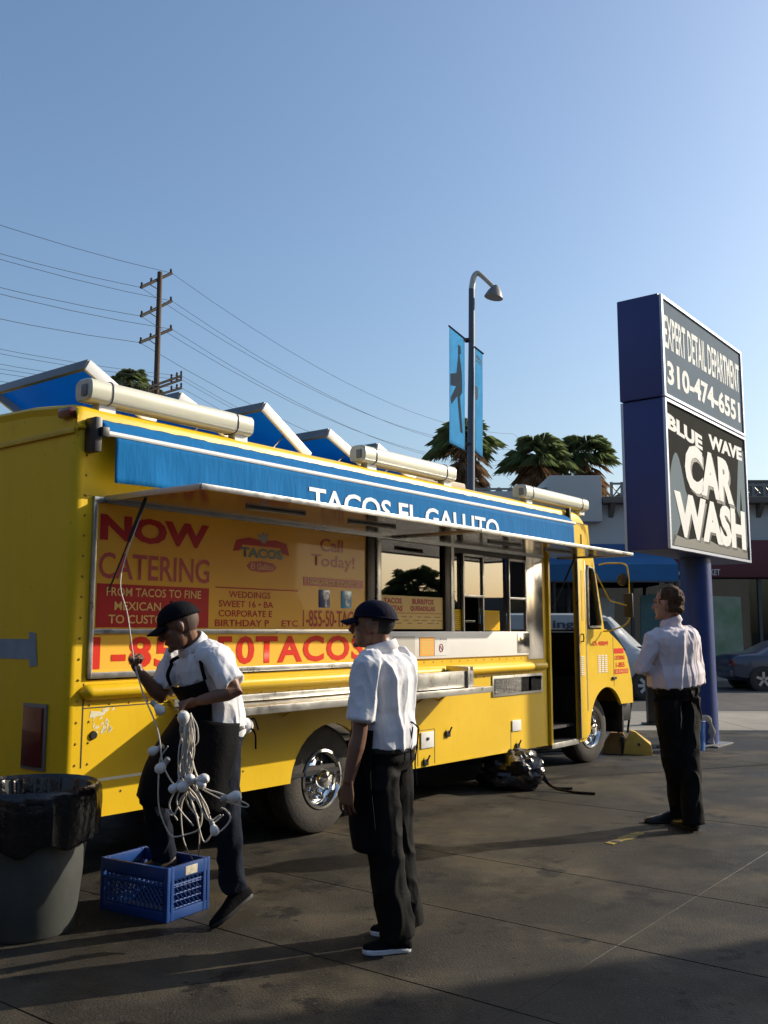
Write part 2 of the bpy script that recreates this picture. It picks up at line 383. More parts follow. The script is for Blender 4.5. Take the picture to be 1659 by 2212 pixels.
# nose skin across the width
prof = [(7.92,0.64),(7.915,0.85),(7.86,1.03),(7.78,1.20),(7.68,1.30),(7.52,1.39),(7.36,1.46),(7.22,1.525)]
P('hood', MB().loft([[Vector((a, y, b)) for a, b in prof] for y in (0.04,0.3,1.1,1.9,W-0.04)], False, False), YEL)
P('windscreen', MB().loft([[Vector((7.17, y, 1.53)), Vector((6.90, y, 2.40))] for y in (0.05, W-0.05)], False, False), GLASSC)
P('windscreen_header', MB().prism([(6.90,2.40),(6.85,2.48),(6.83,2.45),(6.87,2.39)], 'y', 0.05, W-0.05), YEL)
P('door_window_frame', MB().tube([(6.735,-0.006,1.57),(6.735,-0.006,2.19),(6.755,-0.006,2.235),(6.87,-0.006,2.225),(6.90,-0.006,2.19),(7.06,-0.006,1.60),(7.05,-0.006,1.555),(6.75,-0.006,1.55)], 0.014, 6, closed=True), ALU)
P('door_window', MB().prism([(6.735,1.55),(7.06,1.55),(6.89,2.22),(6.74,2.235)], 'y', 0.015, 0.02), GLASSC)
# folded door leaf strip beside the opening
dl = P('cab_door', MB().rbox((6.44,-0.035,0.34),(6.60,-0.004,2.33),0.008), YEL)
P('door_edge_strip', MB().box((6.436,-0.037,0.34),(6.444,-0.002,2.33)), ALU, dl)
P('handle', MB().tube([(6.49,-0.036,1.47),(6.49,-0.06,1.47),(6.49,-0.065,1.43),(6.49,-0.06,1.39),(6.49,-0.036,1.39)],0.008,6), BLACK, dl)
g = MB()
for i in range(10): g.box((6.46,-0.041,1.02+0.022*i),(6.54,-0.034,1.03+0.022*i))
P('louvre', g, WHITEP, dl)
P('door_inset', MB().box((6.51,-0.0375,1.62),(6.56,-0.03,2.18)), YELD, dl)
P('cab_side_rib', MB().rbox((6.655,-0.012,0.62),(6.675,0.0,2.3),0.004), ALU)
P('cab_side_rib', MB().rbox((6.61,-0.012,0.33),(6.625,0.0,2.6),0.004), YELD)
# louvres on the nose
g = MB()
for i in range(9):
    for k in range(3): g.rbox((6.965+0.088*k,-0.004,1.03+0.023*i),(7.035+0.088*k,0.001,1.043+0.023*i),0.0015)
P('nose_louvre', g, WHITEP)
P('hood_seam', MB().box((7.385,-0.0015,0.86),(7.392,0.002,1.44)), DARK)
P('hood_latch', MB().rbox((7.33,-0.02,0.94),(7.43,-0.001,0.97),0.004), BLACK)
P('roof_front_seam', MB().box((6.46,-0.0025,2.715),(6.80,0.0,2.722)), DARK)
# bumper, chassis, inner arch
P('bumper', MB().rbox((7.66,0.06,0.42),(8.0,W-0.06,0.64),0.03), BLACK)
P('chassis', MB().box((0.3,0.5,0.40),(7.6,0.62,0.58)).box((0.3,1.58,0.40),(7.6,1.70,0.58)).box((0.1,0.05,0.44),(5.7,W-0.05,0.47)).box((3.0,0.7,0.25),(4.6,1.5,0.45)).box((2.2,0.3,0.34),(2.34,1.9,0.46)).box((7.1,0.4,0.34),(7.22,1.8,0.42)), BLACK)
P('wheel_well', MB().box((6.45,0.55,0.38),(7.9,0.60,1.1)).box((6.45,1.6,0.38),(7.9,1.65,1.1)).box((1.8,0.55,0.3),(2.8,0.58,0.85)).box((1.8,0.05,0.82),(2.8,0.58,0.85)).box((6.46,0.05,0.30),(6.50,0.55,1.0)).box((6.5,0.05,0.9),(7.7,0.55,0.92)), BLACK)
P('mudguard', MB().box((7.66,0.03,0.3),(7.70,0.5,0.62)).box((6.56,0.03,0.42),(6.6,0.3,0.8)), BLACK)
# interior
P('interior_shell', MB().box((0.06,1.9,0.47),(5.78,1.94,2.7)).box((0.06,0.06,0.471),(6.5,2.1,0.50)).box((0.06,0.06,2.68),(6.5,2.1,2.70)).box((5.6,0.75,0.5),(5.64,1.9,2.68)).box((0.06,0.05,0.5),(0.1,1.9,2.68)), INTER)
P('kitchen_hood', MB().rbox((2.9,1.2,1.9),(5.4,1.88,2.3),0.02).rbox((0.3,1.3,0.5),(5.5,1.89,1.35),0.02), mat('kitchen_steel',(0.25,0.23,0.2),0.35,0.8,var=0.2))
P('left_wall', MB().box((0.05,W-0.04,0.43),(5.9,W,2.72)).box((5.9,W-0.04,0.33),(6.47,W,1.52)).box((5.9,W-0.04,2.31),(6.47,W,2.72)), YEL)
P('engine_cowl', MB().rbox((6.3,0.75,0.5),(7.15,1.45,1.25),0.08), BLACK)
P('dashboard', MB().rbox((6.85,0.05,1.05),(7.2,W-0.05,1.5),0.05).box((6.5,0.6,0.3),(7.7,0.63,1.4)), BLACK)
se = P('driver_seat', MB().rbox((5.75,1.45,0.85),(6.25,1.95,1.0),0.05).rbox((5.72,1.47,0.98),(5.85,1.93,1.48),0.05).box((5.9,1.6,0.5),(6.1,1.8,0.86)), mat('seat_vinyl',(0.06,0.02,0.015),0.5))
c = []
for k in range(20): a = 2*math.pi*k/20; c.append((6.6+0.1*math.cos(a), 1.7+0.2*math.sin(a), 1.36+0.16*math.cos(a)))
P('steering_wheel', MB().tube(c, 0.014, 6, closed=True).tube([(6.6,1.7,1.36),(6.85,1.7,1.2)],0.02,6).tube([(6.6,1.5,1.36),(6.6,1.9,1.36)],0.01,6), BLACK)
P('entry_step', MB().rbox((5.82,-0.0,0.28),(6.44,0.35,0.34),0.01), ALU)
P('tarp_bundle', MB().rbox((5.86,0.7,0.5),(6.5,0.95,1.42),0.08), mat('red_brown_cloth',(0.05,0.012,0.01),0.8))

# wheels
def wheel(u, y, r, wd, rim, steer=0.0):
    M = Matrix.Translation((u, y, r)) @ Matrix.Rotation(steer, 4, 'Z') @ Matrix.Rotation(R(90), 4, 'X')   # local z -> outward (-y)
    wh = bpy.data.objects.new('wheel', None); COL.objects.link(wh); wh.parent = T
    pr = [(rim,-wd),(rim+0.05,-wd-0.003),(r-0.05,-wd),(r-0.012,-wd+0.02),(r,-wd+0.05)]
    z = -wd+0.05
    for i in range(4): pr += [(r,z+0.0),(r,z+(wd-0.1)/4-0.012),(r-0.008,z+(wd-0.1)/4-0.010),(r-0.008,z+(wd-0.1)/4-0.002)]; z += (wd-0.1)/4
    pr += [(r,-0.05),(r-0.012,-0.02),(r-0.05,0.0),(rim+0.09,0.004),(rim+0.05,0.006),(rim+0.012,0.0),(rim,-0.004)]
    P('tyre', MB().lathe(pr, 48, M), TYRE, wh, smooth=40)
    rp = [(rim+0.004,-wd*0.9),(rim+0.006,-0.004),(rim+0.014,0.010),(rim-0.004,0.014),(rim-0.02,0.0),(rim-0.035,-0.05),(rim-0.05,-0.06),(rim*0.62,-0.05),(rim*0.52,-0.035),(0.085,-0.03),(0.075,-0.02),(0.07,0.03),(0.055,0.055),(0.02,0.062),(0.0,0.063)]
    P('rim', MB().lathe(rp, 40, M), CHROME, wh)
    h = MB()
    for k in range(8):
        a = 2*math.pi*k/8
        h.lathe([(0.0,-0.0),(0.014,-0.005),(0.015,-0.05)], 8, M @ Matrix.Translation((0.115*math.cos(a),0.115*math.sin(a),0.0)))
    P('lug_nuts', h, CHROME, wh)
    h = MB()
    for k in range(8):
        a = 2*math.pi*(k+0.5)/8
        h.lathe([(0.0,0.003),(0.022,0.002),(0.024,-0.02)], 10, M @ Matrix.Translation((rim*0.74*math.cos(a),rim*0.74*math.sin(a),-0.052)))
    P('hand_holes', h, BLACK, wh)
    return wh
wheel(2.27, 0.06, 0.40, 0.22, 0.205)
wheel(2.27, 0.36, 0.40, 0.22, 0.205)
wheel(7.08, 0.17, 0.385, 0.23, 0.205, R(-6))
wheel(2.27, 1.95, 0.40, 0.22, 0.205); wheel(7.08, 1.9, 0.385, 0.23, 0.205, R(-6))

# rub rail
def half_round(u0, u1, z, r, name, m, out=1.0):
    ringp = lambda u, s: [Vector((u, -s*r*math.sin(R(180*k/10))*out, z+s*r*math.cos(R(180*k/10)))) for k in range(11)]
    rr = [ringp(u0, 0.02), ringp(u0+0.012, 0.6), ringp(u0+0.035, 0.9), ringp(u0+0.06, 1.0), ringp(u1-0.03, 1.0), ringp(u1, 0.85)]
    P(name, MB().loft(rr, False, False), m)
half_round(0.085, 5.40, 1.148, 0.048, 'rub_rail', YEL, 1.3)
half_round(5.39, 5.70, 1.148, 0.044, 'rub_rail', YEL, 1.0)
# frame of the service opening
fr = MB()
fr.rbox((0.125,-0.02,1.225),(2.74,0.03,1.262),0.006)
fr.rbox((0.125,-0.02,1.225),(0.155,0.03,2.30),0.006).rbox((0.125,-0.022,2.265),(5.68,0.03,2.30),0.006).rbox((0.155,-0.012,1.485),(2.74,0.02,1.515),0.005)
P('opening_frame', fr, ALU)
P('mullion', MB().rbox((2.73,-0.008,1.22),(2.84,0.05,2.27),0.006), mat('dark_bronze',(0.035,0.028,0.022),0.4,0.5))
P('mullion', MB().rbox((2.84,-0.02,1.5),(2.90,0.05,2.27),0.006), ALU)
P('mullion', MB().rbox((3.84,-0.012,1.5),(3.93,0.05,2.27),0.006), mat('dark_bronze',(0.035,0.028,0.022),0.4,0.5))
P('mullion', MB().rbox((3.93,-0.016,1.5),(3.985,0.05,2.27),0.006), ALU)
ad = P('advert_panel', MB().box((0.155,0.008,1.515),(2.73,0.02,2.27)), ADY)
nb = P('number_panel', MB().box((0.155,0.004,1.262),(2.73,0.02,1.485)), mat('number_panel_yellow',(0.92,0.50,0.055),0.6,var=0.06,vscale=2,spec=0.1))
def side(u0, u1, z0, z1, n, skew=0.0): return lambda s, t: Vector((u0+(u1-u0)*s + skew*t, -n, z0+(z1-z0)*t))
OFF = -0.008+0.0025
def adtext(body, u0, u1, z0, z1, m, bold=0.0, n=OFF, par=ad, sp=1.0): return lettering(body, m, par, side(u0, u1, z0, z1, n), bold, sp)
adtext('NOW', 0.19, 1.05, 2.045, 2.205, REDP, 0.045)
adtext('CATERING', 0.19, 1.06, 1.815, 1.975, PINK, 0.015)
MB().box((0.185,0.005,1.525),(1.06,0.0079,1.785)).build('red_block', REDP, ad)
for b, u0, u1, z in (('FROM TACOS TO FINE',0.25,0.99,1.713),('MEXICAN',0.31,0.66,1.628),('TO CUSTOM',0.27,0.74,1.548)):
    adtext(b, u0, u1, z, z+0.052, ADYT, 0.01, n=-0.005+0.0025)
# emblem of the truck
em = MB().prism([(1.27,2.05),(1.30,2.13),(1.42,2.155),(1.55,2.14),(1.68,2.155),(1.80,2.135),(1.83,2.05),(1.76,2.06),(1.74,2.10),(1.36,2.10),(1.34,2.06)], 'y', 0.0055, 0.0079)
em.build('emblem', REDP, ad)
adtext('TACOS', 1.34, 1.76, 2.015, 2.085, mat('emblem_green',(0.01,0.06,0.03),0.3,coat=0.5), 0.04, n=-0.004+0.0005)
MB().prism([(1.40,1.955),(1.44,1.985),(1.55,1.995),(1.66,1.985),(1.70,1.955),(1.66,1.925),(1.55,1.915),(1.44,1.925)], 'y', 0.0055, 0.0079).build('emblem', PINK, ad)
adtext('El Gallito', 1.44, 1.66, 1.935, 1.975, ADYT, 0.01, n=-0.005+0.0025)
MB().prism([(1.53,2.14),(1.50,2.19),(1.545,2.175),(1.56,2.21),(1.575,2.175),(1.61,2.20),(1.60,2.15),(1.57,2.12)], 'y', 0.0045, 0.0075).build('emblem', mat('emblem_grey',(0.3,0.32,0.28),0.4), ad)
MB().box((1.12,0.0055,1.792),(1.93,0.0079,1.80)).build('rule', REDP, ad)
for b, u0, u1, z in (('WEDDINGS',1.24,1.64,1.73),('SWEET 16 \u2022 BA',1.15,1.67,1.665),('CORPORATE E',1.15,1.66,1.60),('BIRTHDAY P',1.12,1.63,1.535)):
    adtext(b, u0, u1, z, z+0.045, REDP, 0.012)
adtext('ETC', 1.76, 1.93, 1.535, 1.58, REDP, 0.012)
adtext('Call', 2.17, 2.44, 2.11, 2.21, REDP, 0.012)
adtext('Today!', 2.07, 2.58, 1.965, 2.085, REDP, 0.01)
MB().box((1.985,0.0055,1.84),(2.69,0.0079,1.905)).build('red_block', REDP, ad)
adtext('HABLAMOS ESPA\u00d1OL', 2.03, 2.62, 1.855, 1.892, ADYT, 0.01, n=-0.005+0.0025)
fb = MB().rbox((2.16,0.0045,1.68),(2.285,0.0079,1.815),0.0015).build('social_icon', mat('icon_navy',(0.02,0.035,0.14),0.3,coat=0.6), ad)
adtext('f', 2.215, 2.27, 1.685, 1.80, WHITEP, 0.02, n=-0.0045+0.0025, par=ad)
tb = MB().rbox((2.42,0.0045,1.68),(2.545,0.0079,1.815),0.0015).build('social_icon', mat('icon_cyan',(0.05,0.32,0.5),0.3,coat=0.6), ad)
adtext('t', 2.455, 2.52, 1.695, 1.80, WHITEP, 0.03, n=-0.0045+0.0025, par=ad)
adtext('1-855-50-TACOS', 1.985, 2.70, 1.535, 1.66, REDP, 0.012)
adtext('1-855-50TACOS', 0.165, 2.70, 1.277, 1.47, REDL, 0.03, n=-0.004+0.0025, par=nb, sp=1.1)

# serving windows
def pane(name, u0, u1, z0, z1, y, m, parent=T): return P(name, MB().box((u0,y,z0),(u1,y+0.006,z1)), m, parent)
w1 = pane('serving_window', 2.90, 3.84, 1.515, 2.265, 0.02, GLASSW)
ms = P('menu_board', MB().box((2.91,0.008,1.52),(3.83,0.018,1.80)), mat('menu_yellow',(0.74,0.44,0.06),0.4,coat=0.4,var=0.06))
for b, u0, u1, z in (('TACOS',2.96,3.21,1.732),('BURRITOS',3.36,3.68,1.732),('TORTAS',2.95,3.22,1.67),('QUESADILLAS',3.33,3.70,1.67)):
    adtext(b, u0, u1, z, z+0.047, REDP, 0.035, par=ms)
MB().box((2.94,0.0065,1.652),(3.80,0.0079,1.657)).build('rule', REDP, ms)
sb = MB()
random.seed(3)
for r_, z in enumerate((1.62,1.59,1.565)):
    u = 2.96
    while u < 3.75:
        l = random.uniform(0.04,0.1); sb.box((u,0.0068,z),(u+l,0.0079,z+0.008)); u += l+random.uniform(0.03,0.09)
sb.build('small_print', mat('print_brown',(0.3,0.16,0.03),0.5), ms)
def slider(u0, u1, z0, z1):
    f = P('sliding_window', MB().rbox((u0,-0.012,z0),(u0+0.02,0.02,z1),0.003).rbox((u1-0.02,-0.012,z0),(u1,0.02,z1),0.003).rbox((u0,-0.012,z1-0.02),(u1,0.02,z1),0.003).rbox((u0,-0.014,z0+(z1-z0)*0.44),(u1,0.02,z0+(z1-z0)*0.44+0.022),0.003), ALU)
    pane('pane', u0+0.02, u1-0.02, z0+(z1-z0)*0.44+0.022, z1-0.02, 0.006, GLASSW, f)
slider(4.14, 4.50, 1.50, 2.22); slider(4.97, 5.32, 1.50, 2.22)
pane('fixed_pane', 3.985, 4.14, 1.50, 2.265, 0.025, GLASSW); pane('fixed_pane', 4.50, 4.97, 1.50, 2.265, 0.025, GLASSW)
P('post', MB().rbox((5.33,-0.005,1.22),(5.67,0.03,2.27),0.006), STEEL)
P('header_strip', MB().box((3.985,0.01,2.22),(5.33,0.03,2.266)), mat('dark_bronze',(0.035,0.028,0.022),0.4,0.5))
for u0, u1, z1 in ((3.995,4.13,1.70),(4.53,4.82,1.70)):
    q = P('menu_sheet', MB().box((u0,0.014,1.51),(u1,0.02,z1)), mat('menu_sheet_yellow',(0.92,0.60,0.01),0.7,spec=0.05))
    tx = MB(); random.seed(int(u0*100))
    for i in range(9):
        z = z1-0.02-0.019*i; u = u0+0.012
        while u < u1-0.03: l = random.uniform(0.015,0.05); tx.box((u,0.0128,z-0.008),(min(u+l,u1-0.01),0.0139,z)); u += l+0.012
    tx.build('small_print', mat('print_orange',(0.55,0.12,0.01),0.5), q)
# stainless shelf panel below the windows
P('sill_strip', MB().box((2.745,-0.001,1.2155),(5.665,0.035,1.272)), YEL)
P('splash_panel', MB().rbox((2.86,-0.02,1.265),(5.33,0.0,1.50),0.006), WHITEB)
P('steel_end_panel', MB().rbox((5.10,-0.024,1.29),(5.34,-0.0205,1.485),0.001), STEEL)
nt_ = P('notice', MB().box((3.43,-0.024,1.29),(3.64,-0.0205,1.45)), mat('notice_orange',(0.85,0.38,0.04),0.5))
tx = MB()
for i in range(6): tx.box((3.45,-0.0255,1.31+0.022*i),(3.62-0.02*(i%2),-0.0242,1.32+0.022*i))
tx.build('small_print', mat('print_gold',(0.7,0.5,0.1),0.5), nt_)
ns_ = P('notice', MB().box((3.65,-0.024,1.29),(3.85,-0.0205,1.45)), WHITEP)
lettering('NO SMOKING', mat('print_grey',(0.12,0.12,0.14),0.5), ns_, side(3.66,3.84,1.425,1.44,0.0255), 0.01)
cc = [(3.75+0.028*math.cos(2*math.pi*k/20), -0.025, 1.355+0.034*math.sin(2*math.pi*k/20)) for k in range(20)]
MB().tube(cc, 0.004, 4, closed=True).tube([(3.73,-0.025,1.375),(3.77,-0.025,1.335)],0.004,4).build('prohibition_ring', REDL, ns_)
tx = MB()
for i in range(3): tx.box((3.07,-0.022,1.30+0.05*i),(3.28,-0.0205,1.33+0.05*i))
P('notice', MB().box((3.05,-0.0225,1.28),(3.36,-0.0205,1.46)), mat('notice_grey',(0.5,0.47,0.42),0.5))
# shelves
def shelf(u0, u1, z, dep):
    m = MB().rbox((u0,-dep,z-0.018),(u1,-0.045,z),0.004).rbox((u0,-dep-0.006,z-0.045),(u1,-dep+0.006,z+0.006),0.004)
    s = P('counter_shelf', m, ALU)
    for u in (u0+0.25,(u0+u1)/2,u1-0.25):
        P('bracket', MB().tube([(u,-dep*0.45,z-0.02),(u,-0.005,z-0.12)],0.008,6), YELD, s)
    return s
shelf(0.74, 2.82, 1.02, 0.40); shelf(2.84, 3.98, 1.02, 0.40)
P('shelf_back_rail', MB().rbox((0.74,-0.06,1.03),(3.98,-0.0,1.075),0.006), ALU)
P('counter_tray', MB().rbox((2.88,-0.34,1.035),(3.78,-0.33,1.16),0.003).rbox((2.88,-0.33,1.03),(3.78,-0.07,1.045),0.003).rbox((3.77,-0.34,1.03),(3.78,-0.06,1.20),0.003).rbox((2.88,-0.34,1.155),(3.78,-0.29,1.165),0.003).rbox((3.66,-0.36,1.0),(3.70,-0.33,1.2),0.006), ALU)
P('tray_goods', MB().ell((3.2,-0.2,1.10),(0.09,0.06,0.06)).ell((3.38,-0.2,1.09),(0.07,0.05,0.05)).ell((3.05,-0.18,1.10),(0.06,0.06,0.06)), mat('yellow_plastic',(0.7,0.5,0.06),0.4))
# things inside the kitchen, seen through the open windows
P('supply_box', MB().rbox((5.04,0.14,1.36),(5.24,0.40,1.58),0.008), mat('carton_orange',(0.55,0.20,0.04),0.6))
P('paper_roll', MB().lathe([(0.02,0.0),(0.06,0.0),(0.06,0.24),(0.02,0.24)],16,Matrix.Translation((4.32,0.22,1.52))), WHITEP)
P('order_counter', MB().rbox((2.9,0.06,1.36),(5.6,0.45,1.40),0.006), STEEL)
random.seed(6)
for i in range(11):
    u = 3.05+0.21*i+random.uniform(-0.04,0.04); r0 = random.uniform(0.03,0.05); hh = random.uniform(0.16,0.28)
    P('sauce_bottle', MB().lathe([(0,0),(r0,0.0),(r0,hh*0.65),(r0*0.4,hh*0.85),(r0*0.35,hh),(0,hh)],12,Matrix.Translation((u,0.75,1.62))), mat('bottle%d' % (i%4), [(0.5,0.05,0.03),(0.6,0.5,0.1),(0.1,0.3,0.1),(0.6,0.6,0.55)][i%4], 0.3))
P('kitchen_shelf', MB().rbox((2.95,0.66,1.59),(5.4,0.86,1.615),0.004), STEEL)
# display window in the lower side
dw = P('display_window', MB().rbox((4.63,-0.012,0.88),(5.62,-0.001,1.075),0.003), ALU)
MB().box((4.665,-0.0135,0.905),(5.59,-0.012,1.05)).build('display_back', mat('display_black',(0.01,0.01,0.011),0.9,spec=0.05), dw)
bs = []
random.seed(5)
cs = [(0.30,0.05,0.05),(0.35,0.2,0.12),(0.12,0.10,0.09),(0.4,0.33,0.2),(0.2,0.03,0.04),(0.28,0.16,0.14)]
for i in range(15):
    u = 4.84+0.045*i
    MB().box((u,-0.0165,0.915),(u+0.034,-0.0136,1.03+random.uniform(-0.02,0.01))).build('menu_strip', mat('strip%d' % (i%6), cs[i%6], 0.8, spec=0.05), dw)
MB().box((4.665,-0.0205,0.905),(5.59,-0.0185,1.05)).build('pane', GLASST, dw)
# small fittings
for (u, z) in ((3.87,0.61),(5.09,0.39),(3.53,0.40)):
    P('latch', MB().rbox((u-0.035,-0.02,z-0.035),(u+0.03,-0.001,z+0.02),0.008).tube([(u,-0.02,z),(u+0.03,-0.03,z+0.05)],0.008,6), BLACK)
P('outlet_cover', MB().rbox((3.46,-0.012,0.51),(3.65,-0.001,0.645),0.004), WHITEP)
P('outlet_cover', MB().rbox((4.99,-0.012,0.53),(5.16,-0.001,0.635),0.004), WHITEP)
P('socket', MB().rbox((3.54,-0.02,0.575),(3.57,-0.012,0.6),0.003), BLACK)
P('filler_cap', MB().lathe([(0.0,0.012),(0.022,0.012),(0.026,0.0)],14,Matrix.Translation((0.19,0,0.90)) @ Matrix.Rotation(R(90),4,'X')), BLACK)
P('tape_patch', MB().prism([(0.16,1.0),(0.26,1.01),(0.30,1.06),(0.26,1.045),(0.25,1.03),(0.17,1.04)], 'y', -0.0015, 0.0), mat('old_white_tape',(0.7,0.65,0.45),0.6))
sc = MB(); random.seed(9)
for i in range(26):
    u, z = random.uniform(0.17,0.31), random.uniform(0.90,1.03); a = random.uniform(0.3,1.2)
    sc.prism([(u,z),(u+0.03*math.cos(a),z+0.03*math.sin(a)),(u+0.03*math.cos(a)-0.012,z+0.03*math.sin(a)+0.012)], 'y', -0.001, 0.0005)
P('sticker_remnant', sc, mat('old_white_tape',(0.7,0.65,0.45),0.6))
P('reflective_strip', MB().box((0.14,-0.0015,0.632),(0.62,0.0,0.648)), mat('reflective_tape',(0.8,0.75,0.6),0.3))
lettering('CA 400049', REDL, T, side(6.83,7.25,1.335,1.39,0.0025), 0.03)
P('decal', MB().box((7.41,-0.003,1.24),(7.68,-0.001,1.30)), REDL)
q = P('decal', MB().box((7.41,-0.003,1.00),(7.80,-0.001,1.055)), REDL)
lettering('1-855', REDL, T, side(7.45,7.70,1.075,1.135,0.003), 0.03)
lettering('50 TACOS', ADYT, q, side(7.43,7.78,1.01,1.045,0.0045), 0.02)
lettering('CATERING', REDL, T, side(7.42,7.70,1.165,1.215,0.003), 0.03)
# rear details
P('tail_light', MB().rbox((-0.03,0.19,0.72),(-0.001,0.39,1.06),0.01), REDLENS)
P('tail_light_frame', MB().rbox((-0.016,0.17,0.70),(-0.0005,0.41,1.08),0.006), GREYM)
P('blue_tape', MB().box((-0.003,0.34,1.335),(-0.0005,1.05,1.455)).prism([(0.30,1.30),(0.38,1.29),(0.40,1.50),(0.33,1.49)],'x',-0.004,-0.0031), mat('pale_blue_tape',(0.25,0.33,0.38),0.6,var=0.25,vscale=8))
P('marker_light', MB().rbox((-0.035,0.03,2.765),(0.05,0.16,2.825),0.015), REDLENS)
P('marker_light', MB().rbox((-0.03,1.05,2.775),(0.02,1.15,2.825),0.012), REDLENS)

# roof lights
def roof_light(u0, u1):
    q = bpy.data.objects.new('roof_light', None); COL.objects.link(q); q.parent = T
    zc = 2.945
    def rg(u, s): return [Vector((u, 0.05+0.085*s*math.copysign(abs(math.cos(a))**0.6, math.cos(a)), zc+0.072*s*math.copysign(abs(math.sin(a))**0.6, math.sin(a)))) for a in [2*math.pi*k/20 for k in range(20)]]
    P('diffuser', MB().loft([rg(u0,0.85),rg(u0+0.012,1.0),rg(u1-0.012,1.0),rg(u1,0.85)]), TUBEW, q)
    for u in (u0+0.16,u1-0.16):
        c = [p for p in rg(u,1.03)]
        P('clip', MB().tube(c, 0.004, 5, closed=True), GREYM, q)
    P('end_fitting', MB().rbox((u0-0.012,0.0,zc-0.04),(u0+0.004,0.05,zc+0.03),0.004), GREYM, q)
    for u in (u0+0.1,u1-0.14): P('mount', MB().box((u,0.02,2.83),(u+0.12,0.09,2.875)), WHITEP, q)
roof_light(0.06,1.42); roof_light(2.66,4.02); roof_light(5.31,6.78)
# roof hatches, hinged at the front edge and propped open
random.seed(2)
for u, hz in ((0.30,3.22),(1.06,3.16),(1.90,3.25),(2.66,3.17),(3.32,3.15)):
    q = bpy.data.objects.new('roof_hatch', None); COL.objects.link(q); q.parent = T
    L = 0.62; a = math.asin(min(0.95,(hz-2.93)/L)); y0, y1 = 0.36, 1.46
    M = Matrix.Translation((u+L*math.cos(a), 0, 2.93)) @ Matrix.Rotation(a, 4, 'Y')      # local -x runs from hinge to raised edge
    lid = MB().box((-L,y0,0.0),(0,y1,0.02)); lid.xf(M); lid.build('lid', HATCHB, q)
    f = MB().rbox((-L,y0-0.012,-0.055),(0,y0+0.012,0.025),0.004).rbox((-L,y1-0.012,-0.055),(0,y1+0.012,0.025),0.004); f.xf(M); f.build('side_rim', WHITEP, q)
    f = MB().rbox((-L-0.012,y0,-0.055),(-L+0.012,y1,0.025),0.004).rbox((-0.012,y0,-0.055),(0.012,y1,0.025),0.004); f.xf(M); f.build('end_rim', GREYM, q)
    b = M @ Vector((-L*0.45,y0+0.06,0))
    P('prop_rod', MB().tube([(u+0.1,y0+0.06,2.88),b],0.008,6), ALU, q)
    P('curb', MB().box((u+0.03,y0+0.02,2.86),(u+L*math.cos(a)+0.02,y0+0.05,2.935)).box((u+0.03,y1-0.05,2.86),(u+L*math.cos(a)+0.02,y1-0.02,2.935)).box((u+0.03,y0+0.05,2.86),(u+0.06,y1-0.05,2.93)), WHITEP, q)
P('roof_clutter', MB().rbox((3.9,0.5,2.88),(5.0,1.3,3.03),0.03), mat('roof_vent_tan',(0.35,0.28,0.2),0.6,var=0.3))

# awning
A = bpy.data.objects.new('awning', None); COL.objects.link(A); A.parent = T
P('rod', MB().tube([(0.12,-0.10,2.672),(6.27,-0.10,2.682)],0.016,10), WHITEP, A)
def sheet(fn, nu, nv, th, name, m, parent, smooth=60):
    V = [[fn(i/nu, k/nv) for k in range(nv+1)] for i in range(nu+1)]
    mb = MB(); mb.loft(V, False, False); me = mb.mesh(name, m, smooth)
    o = obj(name, me, parent); md = o.modifiers.new('solid', 'SOLIDIFY'); md.thickness = th; return o
def cover(s, t):
    u = 0.13+6.10*s; wv = 0.006*noise.noise((u*9+t*2,0,1.3))+0.004*noise.noise((u*22,t*2,4))
    return Vector((u, 0.0-0.10*t - (0.02*math.sin(math.pi*t)) + wv*math.sin(math.pi*t)-0.004, 2.775-0.10*t+wv))
sheet(cover, 180, 5, 0.003, 'cover', AWN, A)
def vpt(u, t):
    wv = (0.016*noise.noise((u*3.2,0,0))+0.010*noise.noise((u*9,t,0)))*t*(1.0 if u < 2.2 else 0.35)
    return Vector((u, -0.104+wv-0.01*t, 2.665-0.29*t+0.012*math.sin(u*2.1)*t*(1 if u < 1 else 0.3)))
sheet(lambda s, t: vpt(0.20+6.03*s, t), 240, 8, 0.003, 'valance', AWN, A)
TXW = mat('awning_white_text',(0.78,0.78,0.75),0.7)
# lettering on the valance hangs with the cloth
lettering('TACOS EL GALLITO', TXW, A, lambda s, t: vpt(1.91+2.71*s, 0.94-0.60*t)+Vector((0,-0.005,0)), 0.02)
P('bracket', MB().rbox((0.05,-0.11,2.55),(0.10,-0.001,2.76),0.012).rbox((0.08,-0.14,2.64),(0.13,-0.07,2.70),0.008), BLACK, A)
P('bracket', MB().rbox((6.25,-0.05,2.66),(6.28,0.0,2.86),0.006), BLACK, A)
P('end_clip', MB().tube([(0.11,-0.1,2.672),(0.14,-0.1,2.672)],0.022,8), REDLENS, A)

